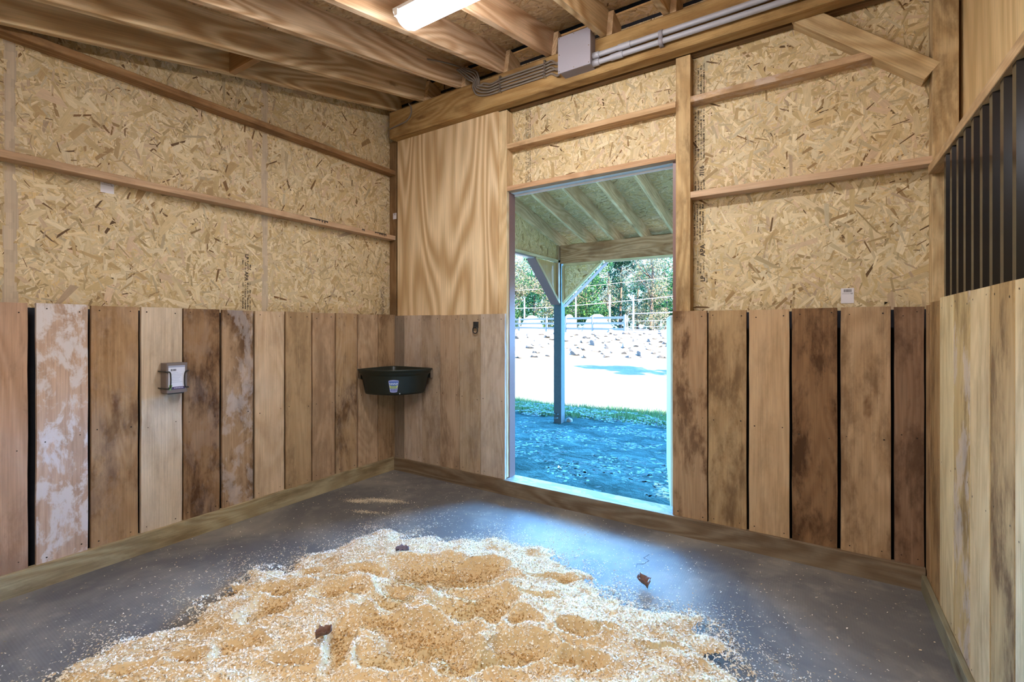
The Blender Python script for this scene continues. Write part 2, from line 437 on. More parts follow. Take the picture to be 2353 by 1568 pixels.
ct = [((206, 176, 124), (.5, .35, .05))]*10+[((216, 190, 142), (.4, .3, .0)), ((182, 148, 94), (1.0, .35, .0)), ((214, 186, 136), (.35, .3, .0)), ((200, 170, 112), (.75, .35, .35)), ((218, 194, 142), (.3, .4, .0)), ((168, 132, 82), (.8, .5, .0)), ((172, 136, 92), (.8, .5, .0))]
cladding('plank_cladding', cs, [.003]*11+[.005, .014, .006, .006, .004, .004, .003], ct, lambda s, z: A([.46, s, z]), (-1, 0, 0), .05, [1.413]*15+[1.405, 1.392], wall_right)

m = MB(); boxm(m, (XL, YF, .002), (XL+.004, YB-.004, 1.385)); m.build('dark_backing', FELT_DARK, wall_left)  # dark sheets added to blacken the gaps between planks
m = MB(); boxm(m, (DX1+.11, YB-.004, .002), (XR-.005, YB, 1.378)); m.build('dark_backing', FELT_DARK, wall_back)
m = MB(); boxm(m, (XL+.005, YB-.004, .002), (DX0-.09, YB, 1.378)); m.build('dark_backing', FELT_DARK, wall_back)
# baseboards ------------------------------------------------------------
TRE = lin(170, 152, 114); TRB = lin(132, 112, 88)
m = MB(); board(m, (-3.219, YF, .052), (-3.219, 3.0, .052), (0, 0, 1), .125, .038, TRE, (.55, .7, 0)); structure(m.build('baseboard_left', WOOD), 'greenish treated skirting board along the left wall')
m = MB(); board(m, (-3.2, 3.019, .050), (.455, 3.019, .050), (0, 0, 1), .127, .038, TRB, (.4, .8, 0)); structure(m.build('baseboard_back', WOOD), 'brown treated skirting board under the back wall and the doorway')
m = MB(); board(m, (.449, YF, .030), (.449, 2.998, .030), (0, 0, 1), .10, .02, lin(140, 132, 104), (.3, .5, 0)); structure(m.build('baseboard_right', WOOD), 'grey green treated skirting board along the right wall')
# door sill, jambs, head ------------------------------------------------
m = MB(); board(m, (DX0, 3.10, .092), (DX1, 3.10, .092), (0, 1, 0), .125, .042, lin(96, 92, 92), (.2, .3, .2)); structure(m.build('trim_2', WOOD), 'pale worn threshold board in the doorway')
m = MB()
boxm(m, (DX0-.012, 3.078, .113), (DX0+.009, 3.158, DZ)); boxm(m, (DX1-.009, 3.078, .113), (DX1+.012, 3.158, DZ))
structure(m.build('trim_3', BROWNTRIM), 'brown metal trim lining both sides of the doorway')
m = MB(); boxm(m, (DX0, 3.10, DZ-.004), (DX1, 3.158, DZ+.006)); boxm(m, (DX0, 3.15, DZ-.018), (DX1, 3.16, DZ)); structure(m.build('trim_4', WHITEP), 'pale metal flashing under the head of the doorway')

# ------------------------------------------------------------------ timbers of the frame
PINE = lin(214, 184, 136); PINK = lin(208, 178, 142); BEAM = lin(172, 134, 76)
def timber(name, label, cat, p0, p1, wv, W, T, col, par=(.2, .5, 0), group=None, endcut=None, mat=None, ch=.002):
    m = MB(); board(m, p0, p1, wv, W, T, col, par, endcut=endcut, ch=ch)
    return tag(m.build(name, mat or WOOD), label, cat, group)
GB = 'horizontal wall girts'
# beam over the back wall
timber('roof_beam', 'thick orange brown beam along the back wall carrying the rafters, junction box and conduits', 'beam', (-3.205, 2.997, 3.101), (.6, 2.997, 3.101), (0, 0, 1), .236, .094, BEAM, (.5, .7, 0), ch=.006)
m = MB(); board(m, (-2.005, 3.10, 3.02), (.5, 3.10, 3.02), (0, 0, 1), .06, .045, lin(128, 98, 66)); 
tag(m.build('nailer_strip', WOOD), 'thin dark nailer strip tucked behind the bottom of the roof beam', 'timber')
# posts
timber('wall_post', 'tall square post with a large knot at the right side of the doorway', 'post', (-.689, 3.088, .12), (-.689, 3.088, 2.98), (1, 0, 0), .088, .086, lin(194, 160, 108), (.8, .8, 0))
timber('wall_post', 'knotty post at the left side of the doorway, edging the plywood sheet', 'post', (-2.048, 3.088, .12), (-2.048, 3.088, 2.98), (1, 0, 0), .080, .086, PINE, (.3, .5, 0))
timber('wall_post', 'post with dark stains in the back right corner', 'post', (.535, 3.088, .12), (.535, 3.088, 3.40), (1, 0, 0), .096, .086, lin(206, 176, 126), (.8, .6, 0))
timber('wall_post', 'dark narrow post in the back left corner above the planks', 'post', (-3.268, 3.09, .12), (-3.268, 3.09, 3.0), (1, 0, 0), .088, .084, lin(140, 106, 66), (.5, .5, 0))
# girts
G = lambda lab, p0, p1, W=.088, col=PINK, par=(.25, .35, 0): timber('wall_girt', lab, 'girt', p0, p1, (0, 1, 0) if abs(p0[1]-p1[1]) < .01 else (1, 0, 0), W, .038, col, par, GB)
G('upper girt with a white smear on the right back wall, running into the corner brace', (-.645, 3.091, 2.702), (.36, 3.091, 2.702), col=lin(204, 166, 122), par=(.5, .5, .3))
G('lower girt across the strand board on the right back wall', (-.645, 3.091, 2.109), (.487, 3.091, 2.109), col=lin(206, 170, 134), par=(.1, .2, 0))
G('short girt with a dark knot above the doorway', (-2.006, 3.091, 2.695), (-.735, 3.091, 2.695), col=lin(200, 162, 116), par=(.6, .5, 0))
G('reddish header board directly over the doorway opening', (-2.006, 3.091, 2.366), (-.735, 3.091, 2.366), col=lin(198, 154, 112), par=(.2, .4, 0))
G('lower left wall girt with blackened marks near the corner', (-3.269, YF, 2.109), (-3.269, 3.04, 2.109), col=lin(196, 158, 120), par=(.35, .3, 0))
G('upper left wall girt, dark stained, just under the rafters', (-3.269, YF, 2.705), (-3.269, 3.04, 2.705), col=lin(160, 118, 72), par=(.6, .6, 0))
# char marks
def marks(name, parent, quads, col, off, axis):
    pass
# corner brace
timber('corner_brace', 'diagonal square brace between the roof beam and the right corner post', 'brace', (-.075, 3.088, 3.03), (.487, 3.088, 2.543), (0, 1, 0), .088, .092, lin(206, 176, 126), (.3, .7, 0), endcut=0, ch=.004)
# plywood sheet on the left of the doorway
m = MB(); SEED[0] += 1
v = A([(-3.19, 3.031, 1.392), (-2.082, 3.031, 1.392), (-2.082, 3.031, 2.99), (-3.19, 3.031, 2.99), (-3.19, 3.045, 1.392), (-2.082, 3.045, 1.392), (-2.082, 3.045, 2.99), (-3.19, 3.045, 2.99)])
m.add(v, [[0, 1, 2, 3], [7, 6, 5, 4], [0, 4, 5, 1], [1, 5, 6, 2], [2, 6, 7, 3], [3, 7, 4, 0]], lin(224, 198, 160), np.stack([v[:, 2]*.8+4, v[:, 0], v[:, 1]], 1), (0, 1.0, 0))
tag(m.build('plywood_sheet', PLY), 'tall plywood sheet with bold wavy grain above the planks in the back left corner', 'plywood')

# rafters
rx = [-3.155]+[-2.822+.4105*k for k in range(9)]
rl = ['rafter lying against the left wall', 'second rafter from the left wall', 'third rafter from the left wall', 'fourth rafter from the left wall',
      'fifth rafter from the left wall, ending left of the grey box', 'sixth rafter from the left wall, just right of the grey box', 'seventh rafter from the left wall, above the double conduits',
      'eighth rafter, over the right part of the conduits', 'ninth rafter, near the right wall', 'last rafter, beside the right wall']
for i, x in enumerate(rx):
    if x > XR: continue
    y0, y1 = YF-.05, 3.04
    off = RH/2*A([0, -SL, 1])/math.hypot(1, SL)
    timber('roof_rafter', rl[i]+', pale sawn pine', 'rafter', A([x, y0, zraf(y0)])+off, A([x, y1, zraf(y1)])+off, (0, -SL, 1), RH, .040, lin(216, 182+R.randint(-6, 4), 138+R.randint(-6, 6)), (.15, 1.0, 0), 'stable roof rafters')
    xp = x+.041
    if i == 0: xp = -3.228
    off = RH/2*A([0, .209, 1])/math.hypot(1, .209)
    lab = ['porch rafter over the left gable panel outside', 'leftmost free porch rafter outside the doorway', 'second porch rafter seen through the doorway', 'third porch rafter seen through the doorway', 'fourth porch rafter, seen at the right of the doorway'][i] if i < 5 else 'porch rafter hidden right of the doorway, tail resting beside stable rafter %s' % ['', '', '', '', '', 'six', 'seven', 'eight', 'nine'][i] if i < 9 else 'porch rafter at the right end of the beam'
    y0 = 2.955 if i else 3.16
    timber('porch_rafter', lab, 'rafter', A([xp, y0, zpor(y0)])+off, A([xp, 6.72, zpor(6.72)])+off, (0, .209, 1), RH, .038, lin(222, 186, 140), (.3, .6, 0), 'porch roof rafters')
# block between the first two rafters
timber('rafter_block', 'short blocking piece between the two leftmost rafters', 'block', (-3.134, 1.56, 2.985), (-2.844, 1.56, 2.985), (0, 0, 1), .15, .038, lin(170, 128, 80), (.2, .5, 0))

# ------------------------------------------------------------------ right wall: corrugated panel and rail
timber('wall_girt', 'girt along the right wall on top of the black corrugated panel', 'girt', (.535, YF, 2.056), (.535, 3.04, 2.056), (1, 0, 0), .13, .042, lin(196, 160, 112), (.5, .5, 0), GB)
timber('wall_girt', 'hidden girt on the right wall behind the lower edge of the black panel', 'girt', (.545, YF, 1.37), (.545, 3.04, 1.37), (1, 0, 0), .10, .038, PINE, (.3, .5, 0), GB)
m = MB(); P = []
y = 2.86; P.append((y, .498)); y -= .10; P.append((y, .498))
k = 0
while y > YF+.2:
    pitch = .105
    # trapezoid rib
    P += [(y-.012, .478), (y-.042, .478), (y-.054, .498), (y-pitch, .498)]
    y -= pitch
for a, b in zip(P[:-1], P[1:]):
    z0, z1 = 1.40, 2.034
    v = [(a[1], a[0], z0), (b[1], b[0], z0), (b[1], b[0], z1), (a[1], a[0], z1), (a[1]+.002, a[0], z0), (b[1]+.002, b[0], z0), (b[1]+.002, b[0], z1), (a[1]+.002, a[0], z1)]
    m.add(v, [[0, 1, 2, 3], [7, 6, 5, 4], [3, 2, 6, 7], [0, 3, 7, 4]])
pan = tag(m.build('corrugated_panel', BLACKSTEEL), 'glossy black corrugated metal panel on the right wall above the planks', 'panel')
for z in (1.46, 1.93):
    m = MB(); disc(m, (.4970, 2.80, z), (-1, 0, 0), .009, lin(200, 170, 150), 12); tube(m, [(.4975, 2.80, z), (.494, 2.80, z)], .006, 8, lin(200, 170, 150)); m.build('screw', VC, pan)

# ------------------------------------------------------------------ electrics on the beam
jb = empty('junction_box', (-1.35, 2.88, 3.13))
tag(jb, 'square grey plastic junction box mounted on the roof beam', 'junction box')
m = MB(); boxm(m, (-1.455, 2.862, 3.018), (-1.235, 2.95, 3.246)); m.build('box_body', GREYBOX, jb)
m = MB(); board(m, (-1.463, 2.856, 3.132), (-1.227, 2.856, 3.132), (0, 0, 1), .244, .012, (1, 1, 1, 1), ch=.003); m.build('cover_plate', plain('grey_cover_plastic', lin(150, 143, 150), .55, 0, .4, .02), jb)
jcov = [o for o in COL.objects if o.name.startswith('cover_plate')][0]
for x, z in [(-1.452, 3.021), (-1.345, 3.021), (-1.238, 3.021), (-1.452, 3.132), (-1.238, 3.132), (-1.452, 3.243), (-1.345, 3.243), (-1.238, 3.243)]:
    m = MB(); tube(m, [(x, 2.851, z), (x, 2.8475, z)], [.0042, .003], 10); m.build('screw', SCREW, jcov)
for nm, z, lab in (('upper', 3.088, 'upper grey conduit of the pair along the roof beam'), ('lower', 3.040, 'lower grey conduit of the pair along the roof beam')):
    m = MB(); tube(m, [(-1.232, 2.915, z), (.59, 2.915, z)], .0165, 20)
    c = tag(m.build('conduit', GREYPVC), lab, 'conduit', 'conduits along the roof beam')
    m = MB(); tube(m, [(-1.236, 2.915, z), (-1.190, 2.915, z)], .0215, 20); m.build('end_fitting', GREYPVC, c)
    xx = -1.02 if nm == 'upper' else -1.07
    m = MB(); tube(m, [(xx-.04, 2.915, z), (xx+.04, 2.915, z)], .0205, 20); m.build('coupling', GREYPVC, c)
for x, lab in ((-.79, 'grey pipe clamp holding both conduits above the doorway'), (.1, 'second grey pipe clamp holding both conduits near the right end')):
    m = MB()
    path = []
    for t in np.linspace(-90, 90, 9): path.append((2.915-.021*math.cos(math.radians(t)), 3.088+.021*math.sin(math.radians(t))))
    path = [(2.948, 3.018), (2.93, 3.019)]+[(2.915-.021*math.cos(math.radians(t)), 3.040+.021*math.sin(math.radians(t))) for t in np.linspace(-90, 60, 8)]+[(2.915-.021*math.cos(math.radians(t)), 3.088+.021*math.sin(math.radians(t))) for t in np.linspace(-60, 90, 8)]+[(2.93, 3.109), (2.948, 3.110)]
    V = []
    for y, z in path: V += [(x-.013, y, z), (x+.013, y, z)]
    F = [[2*i, 2*i+1, 2*i+3, 2*i+2] for i in range(len(path)-1)]
    m.add(V, F, smooth=True)
    o = m.build('pipe_clamp', GREYBOX); tag(o, lab, 'clamp', 'conduit clamps')
    sm = o.modifiers.new('t', 'SOLIDIFY'); sm.thickness = .004
# cables
CL = ['top cable of the bundle stapled along the roof beam', 'second cable down in the bundle along the roof beam', 'third cable down in the bundle along the roof beam', 'fourth cable down in the bundle along the roof beam', 'lowest cable of the bundle, bending down then up at its left end']
for k in range(5):
    z = 3.168-.0225*k; yy = 2.941-.0+(k % 2)*-.003
    pts = [(-1.46, 2.90, 3.13-.02*k+.02), (-1.50, 2.92, 3.12-.02*k+.03*(k % 2)), (-1.56, yy, z+.004), (-1.62, yy, z), (-1.80, yy, z+R.uniform(-.003, .003)), (-1.99, yy, z), (-2.08-.012*k, yy, z-.012+.004*k), (-2.15-.018*k, yy, z+.012+.006*k), (-2.19-.016*k, yy-.004, 3.175), (-2.205-.014*k, 2.95, 3.225), (-2.22-.02*k, 2.93, 3.29-.01*k), (-2.32, 2.90-.02*k, 3.33-.012*k)]
    m = MB(); tube(m, bez(pts, 6), .0072, 8); tag(m.build('electrical_cable', CABLE), CL[k], 'cable', 'cables along the roof beam')
m = MB(); tube(m, bez([(-3.20, 2.944, 3.065), (-3.08, 2.942, 3.075), (-2.98, 2.941, 3.09), (-2.93, 2.941, 3.14), (-2.935, 2.943, 3.20), (-2.96, 2.944, 3.235), (-2.97, 2.99, 3.26)], 6), .006, 8)
tag(m.build('electrical_cable', CABLE), 'single thin cable looping at the left end of the roof beam', 'cable')
for (x, lab) in ((-1.995, 'left perforated metal strap across the cable bundle'), (-1.612, 'right perforated metal strap across the cable bundle, near the grey box')):
    m = MB()
    n = 8
    for i in range(n):
        za = 3.185-.0148*i; w = .0095 if i % 2 else .006
        boxm(m, (x-w, 2.9275, za-.0148), (x+w, 2.929, za))
        if i % 2 == 0: pass
        tube(m, [(x, 2.928, za-.0074), (x, 2.9245, za-.0074)], [.0045, .003], 8)
    boxm(m, (x-.008, 2.9275, 3.185), (x+.008, 2.95, 3.187)); boxm(m, (x-.008, 2.9275, 3.065), (x+.008, 2.95, 3.067))
    tag(m.build('metal_strap', GALV), lab, 'strap', 'metal cable straps')
m = MB(); tube(m, bez([(-2.42, 2.52, 3.25), (-2.38, 2.60, 3.27), (-2.34, 2.75, 3.30), (-2.33, 2.88, 3.33)], 6), .006, 8)
tag(m.build('electrical_cable', CABLE), 'short cable running up over the third rafter toward the bundle', 'cable')

# light fixtures
def fixture(x0, x1, y, label):
    z = zraf(y)-.012
    o = empty('led_light', ((x0+x1)/2, y, z)); tag(o, label, 'light', 'ceiling light strips')
    def prof(m, xa, xb, w, zt, zb, mat, nm, endr=.0):
        seg = 14; ring = []
        for k in range(seg+1):
            t = math.pi*k/seg
            ring.append((y-w*math.cos(t), zt-(zt-zb)*math.sin(t)**.6))
        xs = [xa, xa+.012, xa+.035, xb-.035, xb-.012, xb]; sc = [.55, .85, 1, 1, .85, .55] if endr else [1]*6
        V = [(x, y+(a-y)*s, zt-(zt-b)*s) for x, s in zip(xs, sc) for a, b in ring]
        n = seg+1
        F = [[i*n+k, i*n+k+1, (i+1)*n+k+1, (i+1)*n+k] for i in range(5) for k in range(seg)]
        F += [list(range(n-1, -1, -1)), [5*n+k for k in range(n)]]
        F += [[i*n, (i+1)*n, (i+1)*n+n-1, i*n+n-1] for i in range(5)]
        m.add(V, F, smooth=False)
        return m.build(nm, mat, o)
    prof(MB(), x0+.008, x1-.008, .062, z-.030, z-.076, LAMP, 'diffuser', 1)
    hs = prof(MB(), x0, x1, .068, z+.004, z-.034, WHITEP, 'housing')
    for xx in (x0+.03, x1-.03):
        for sg in (-1, 1): m = MB(); boxm(m, (xx-.012, y+sg*.070-.004, z-.045), (xx+.012, y+sg*.070+.004, z-.012)); m.build('latch', WHITEP, hs)
    return o
fixture(-1.45, -.21, -.12, 'added white fill strip light behind the camera, out of view')  # unseen fill light, added to brighten the right wall and even out the room
fixture(-1.86, -.62, 1.80, 'long white strip light glowing under the rafters at the top of the photo')

# ------------------------------------------------------------------ print on the strand boards
INK = lin(70, 56, 44)
def tinyprint(name, parent, o, U, V, rows, mat):
    """rows: (u0,u1,v,h): unreadable lines as tiny strokes; U reading direction, V up of letters"""
    m = MB(); o = A(o, float); U = A(U, float); V = A(V, float); Nn = np.cross(U, V)
    for (u0, u1, v, h) in rows:
        u = u0
        while u < u1:
            w = R.uniform(.25, .8)*h
            if R.random() < .82:
                hh = h*R.uniform(.55, 1); th = h*.18
                for (a, b, c, d) in ((0, th, 0, hh), (w-th, w, 0, hh*R.uniform(.5, 1)), (0, w, 0 if R.random() < .5 else hh-th, th if R.random() < .5 else hh)):
                    if d <= c: continue
                    q = [o+U*(u+a)+V*(v+c)+Nn*.0024, o+U*(u+b)+V*(v+c)+Nn*.0024, o+U*(u+b)+V*(v+min(d, c+hh))+Nn*.0024, o+U*(u+a)+V*(v+min(d, c+hh))+Nn*.0024]
                    m.add(q, [[0, 1, 2, 3]], INK)
            u += w+h*.16
            if R.random() < .1: u += h*.7
    return m.build(name, mat, parent)
def letters(txt, size, o, U, V, parent, name='printed_mark', col=INK, off=.0026, thick=.5):
    cu = bpy.data.curves.new('txt', 'FONT'); cu.body = txt; cu.size = size; cu.offset = size*.02*thick
    to = bpy.data.objects.new('txt', cu); COL.objects.link(to)
    dg = bpy.context.evaluated_depsgraph_get(); me = to.evaluated_get(dg).to_mesh()
    vs = [tuple(q.co) for q in me.vertices]; fs = [list(p.vertices) for p in me.polygons]
    to.to_mesh_clear(); bpy.data.objects.remove(to); bpy.data.curves.remove(cu)
    U = A(U, float); V = A(V, float); Nn = np.cross(U, V); o = A(o, float)
    m = MB(); m.add([o+U*x+V*y+Nn*off for x, y, z in vs], fs, col)
    return m.build(name, VC, parent)
# right of the post: reads upward, letters' tops to the left
Uu, Vv = (0, 0, 1), (-1, 0, 0)
bx = -.572; by = YB-.0
def onb(x, z): return (x, by, z)
letters('LP', .036, onb(bx-.005, 1.575), Uu, Vv, wall_back, thick=2)
letters('APA', .040, onb(bx-.005, 1.735), Uu, Vv, wall_back, thick=1.5)
letters('7/16', .036, onb(bx-.010, 2.24), Uu, Vv, wall_back, thick=1.5)
tinyprint('printed_mark', wall_back, onb(bx, 0), Uu, Vv,
          [(1.625, 1.70, .042, .010), (1.625, 1.70, .026, .010), (1.625, 1.70, .008, .009), (1.57, 1.62, -.012, .012)]
          + [(1.84, 2.06, .012+.0165*k, .011) for k in range(4)] + [(2.14, 2.21, .006+.0165*k, .011) for k in range(4)]
          + [(2.345, 2.66, .006+.0165*k, .011) for k in range(4)] + [(2.74, 2.94, .006+.0165*k, .011) for k in range(3)], VC)
tinyprint('printed_mark', wall_back, (-1.845, by, 0), Uu, Vv, [(2.40, 2.66, .010*k+.008*k, .010) for k in range(3)]+[(2.73, 2.98, .018*k, .010) for k in range(3)], VC)
# left wall: reads downward
Ul, Vl = (0, 0, -1), (0, 1, 0)
letters('LP', .032, (XL, 1.735, 1.795), Ul, Vl, wall_left, thick=2)
letters('APA', .034, (XL, 1.732, 1.675), Ul, Vl, wall_left, thick=1.5)
tinyprint('printed_mark', wall_left, (XL, 1.715, 0), Ul, Vl, [(-1.75, -1.69, .017*k, .010) for k in range(4)]+[(-1.60, -1.41, .0165*k, .011) for k in range(4)], VC)
tinyprint('printed_mark', wall_left, (XL, 2.945, 0), Ul, Vl, [(-1.66, -1.41, .015*k, .010) for k in range(3)], VC)

# paper tags (code square left blank)
def paper_tag(label, o, U, V, W, H, extra):
    o = A(o, float); U = nrm(U); V = nrm(V); Nn = np.cross(U, V)
    t = empty('barcode_tag', tuple(o)); tag(t, label, 'tag', 'white barcode tags')
    def q(m, u0, v0, u1, v1, off, c): m.add([o+U*a+V*b+Nn*off for a, b in ((u0, v0), (u1, v0), (u1, v1), (u0, v1))], [[0, 1, 2, 3]], c)
    m = MB(); q(m, 0, 0, W, H, .0035, lin(222, 216, 220)); q(m, 0, 0, W, H, .0032, lin(222, 216, 220)); m.build('paper', VC, t)
    m = MB(); u = W*.22
    while u < W*.82:
        w = R.choice([.0008, .0012, .0018]); q(m, u, H*.74, u+w, H*.93, .0039, lin(60, 56, 56)); u += w+R.choice([.0008, .0012])
    m.build('barcode', VC, t)
    m = MB()
    for v in (.60, .655): 
        u = W*.1
        while u < W*.66: q(m, u, H*v, u+.0022, H*v+.0022, .0039, lin(165, 158, 160)); u += .0032
    for u, v, w, h in ((.72, .655, .2, .02), (.76, .60, .05, .045), (.85, .60, .04, .045)): q(m, W*u, H*v, W*(u+w), H*(v+h), .0039, lin(80, 76, 76))
    m.build('printed_line', VC, t)
    return t
paper_tag('white barcode tag stuck low on the right strand board wall', (.123, YB, 1.417), (1, 0, 0), (0, 0, 1), .058, .082, 1)
paper_tag('white barcode tag peeking out under the lower girt on the left wall', (XL, .950, 2.035), (0, 1, 0), (0, 0, 1), .06, .07, 0)
paper_tag('small white barcode tag on the dark back left corner post', (-3.262, 3.048, 2.285), (1, 0, 0), (0, 0, 1), .045, .055, 0)
# fix facing of corner tag: it faces the room already (normal = U x V = -y)

# ------------------------------------------------------------------ corner feed tub
tub = empty('corner_feed_tub', (-3.0, 2.8, .84)); tag(tub, 'dark green rubber feed tub hung in the back left corner', 'feed tub')
def outline(n=72):
    c0 = A([-3.19, 2.99]); l = A([-3.19, 2.575]); r = A([-2.715, 2.99])
    pts = []
    mid = (l+r)/2; nd = nrm([1, -1.1]); 
    P = [l+A([0, .03]), l+A([.012, -.005])]
    for t in np.linspace(0.05, .95, 22): P.append(l+(r-l)*t+nd*(.17*(math.sin(math.pi*t))**.75))
    P += [r+A([.004, -.01]), r+A([-.03, 0]), (r+c0)/2, c0+A([.09, 0]), c0+A([.03, -.012]), c0+A([.01, -.04]), c0+A([0, -.1]), (c0+l)/2]
    # resample closed
    P = A(P+[P[0]]); d = np.concatenate([[0], np.cumsum(np.linalg.norm(np.diff(P, axis=0), axis=1))])
    s = np.linspace(0, d[-1], n, endpoint=False)
    return np.stack([np.interp(s, d, P[:, 0]), np.interp(s, d, P[:, 1])], 1)
OL = outline(); CC = A([-3.04, 2.85])
def tubring(s, z): return [(*(CC+(p-CC)*s), z) for p in OL]
zt_ = .945
lv = [(.99, zt_-.012), (1.0, zt_-.004), (.995, zt_), (.955, zt_), (.94, zt_-.008), (.86, zt_-.05), (.78, .755), (.74, .742)]
outer = [(.985, zt_-.014), (.965, zt_-.018), (.955, zt_-.03), (.90, zt_-.052), (.885, zt_-.06), (.80, .750), (.78, .736), (.74, .732)]
def loft(m, L, flip, capn):
    n = len(OL); V = []
    for s, z in L: V += tubring(s, z)
    F = []
    for i in range(len(L)-1):
        for k in range(n):
            q = [i*n+k, i*n+(k+1) % n, (i+1)*n+(k+1) % n, (i+1)*n+k]; F.append(q[::-1] if flip else q)
    if capn: F.append([(len(L)-1)*n+k for k in range(n)])
    m.add(V, F, smooth=True)
m = MB(); loft(m, [(.90, zt_-.052)]+outer[4:], False, True); loft(m, lv[5:], True, True); m.build('tub_body', TUBM, tub)
m = MB(); loft(m, [outer[3], outer[2], outer[1], outer[0]]+lv[:6], False, False); m.build('rolled_rim', TUBM, tub)
# sticker on the front
idx = [k for k in range(len(OL)) if np.dot(OL[k]-CC, nrm([1, -1.1])) > .17]
def surf(t, z, off=.003):
    th = math.radians(-40)+t
    # find outline point in direction th
    d = A([math.cos(th), math.sin(th)])
    best = max(range(len(OL)), key=lambda k: np.dot(nrm(OL[k]-CC), d)); r = np.dot(OL[best]-CC, nrm(OL[best]-CC))
    a = [(math.atan2(*(OL[k]-CC)[::-1]), np.linalg.norm(OL[k]-CC)) for k in range(len(OL))]; a.sort()
    r = np.interp(th, [q[0] for q in a], [q[1] for q in a])
    s = np.interp(z, [.750, zt_-.06], [.80, .885])
    return CC+d*(r*s+off)
m = MB(); nu, nv = 20, 20; th0 = -.075; hw = .165
V = []
for j in range(nv+1):
    for i in range(nu+1):
        a = i/nu*2-1; b = j/nv
        wtop = 1.0 if b > .85 else .72+.28*min(1, b/.85)
        z = .762+.094*b+(.006*(1-a*a) if b > .95 else (-.004*(1-a*a) if b < .05 else 0))
        x, y = surf(th0+hw*a*wtop, z); V.append((x, y, z))
def stc(i, j):
    a = abs((i+.5)/nu*2-1); b = (j+.5)/nv
    if a > .86 or b < .07 or b > .93: return lin(150, 160, 215)
    if .40 < b < .58 and a > .7: return lin(205, 215, 110)
    if .32 < b < .54: return lin(120, 150, 100) if (i+j) % 3 else lin(190, 200, 160)
    if b >= .54: return lin(200, 215, 235) if (.66 < b < .82 and (i+2*j) % 5 < 3) else lin(80, 110, 185)
    return lin(140, 150, 205) if (i % 4) else lin(60, 70, 140)
V = A(V)
for j in range(nv):
    for i in range(nu):
        k = j*(nu+1)+i
        m.add(V[[k, k+1, k+nu+2, k+nu+1]], [[0, 1, 2, 3]], stc(i, j))
m.build('sticker', VC, [o for o in COL.objects if o.name == 'tub_body'][0])
m = MB(); x, y = surf(.14, .748, .002); tube(m, [(x, y, .748), (x+.006, y-.006, .748)], .005, 8); m.build('plug', GREYPVC, tub)
m = MB(); boxm(m, (-3.218, 2.615, .86), (-3.19, 2.66, .93)); m.build('bracket', GALV, tub)
m = MB(); boxm(m, (-2.79, 2.985, .86), (-2.745, 3.018, .93)); m.build('bracket', GALV, tub)

# ------------------------------------------------------------------ salt block holder and block
bh = empty('mineral_block', (-3.17, 1.22, .99)); tag(bh, 'taupe mineral block box with a white printed label held on the left wall planks', 'mineral block')
BX0, BX1, BY0, BY1, BZ0, BZ1 = -3.213, -3.135, 1.196, 1.305, .905, 1.078
m = MB(); board(m, ((BX0+BX1)/2, (BY0+BY1)/2, BZ0), ((BX0+BX1)/2, (BY0+BY1)/2, BZ1), (0, 1, 0), BY1-BY0, BX1-BX0, (1, 1, 1, 1), ch=.004); m.build('box_body', HOLDER, bh)
m = MB(); boxm(m, (BX0, BY0+.01, BZ0-.006), (BX1+.004, BY1-.02, BZ0)); m.build('bottom_lip', BLACKIRON, bh)
def q3(m, y0, z0, y1, z1, off, c): m.add([(BX1+off, y0, z0), (BX1+off, y1, z0), (BX1+off, y1, z1), (BX1+off, y0, z1)], [[0, 1, 2, 3]], c)
m = MB(); q3(m, BY0+.010, .925, BY1-.014, 1.064, .001, lin(216, 220, 236))
q3(m, BY0+.010, 1.053, BY1-.014, 1.064, .0014, lin(160, 165, 190)); q3(m, BY0+.010, .925, BY1-.014, .940, .0014, lin(70, 60, 100))
for k, yy in enumerate((.022, .027, .034, .039, .045)): q3(m, BY0+yy, 1.032, BY0+yy+.0038, 1.044, .0016, lin(80, 84, 100))
for k in range(7): q3(m, BY0+.022+R.uniform(0, .01), 1.020-.009*k, BY0+.08+R.uniform(-.02, .004), 1.022-.009*k, .0016, lin(178, 184, 205))
for k in range(6): q3(m, BY0+.040+.008*k, .930, BY0+.045+.008*k, .936, .0017, lin(200, 196, 215))
m.add([(BX1+.0018, BY0+.012, .924), (BX1+.0018, BY0+.022, .922), (BX1+.0018, BY0+.030, .95), (BX1+.0018, BY0+.014, .952)], [[0, 1, 2, 3]], lin(120, 175, 105))
m.build('label', VC, bh)
hd = empty('wire_holder', (-3.18, 1.25, .99)); tag(hd, 'black wire bracket gripping the mineral block on the left wall', 'wire holder')
def wire(nm, pts): m = MB(); tube(m, pts, .0034, 8); m.build(nm, BLACKIRON, hd)
r_ = BX1+.005
for z in (1.030, .935): pass
wire('wire_loop', bez([(-3.219, 1.188, 1.030), (r_-.02, 1.188, 1.030), (r_, 1.194, 1.029), (r_+.001, 1.212, 1.026), (r_+.001, 1.216, 1.0), (r_+.001, 1.216, .955), (r_+.001, 1.212, .936), (r_, 1.194, .932), (r_-.02, 1.188, .932), (-3.219, 1.188, .932)], 4))
wire('wire_loop', bez([(-3.219, 1.312, 1.030), (r_-.02, 1.312, 1.030), (r_, 1.306, 1.029), (r_+.001, 1.292, 1.026), (r_+.001, 1.287, 1.0), (r_+.001, 1.287, .955), (r_+.001, 1.292, .936), (r_, 1.306, .932), (r_-.02, 1.312, .932), (-3.219, 1.312, .932)], 4))

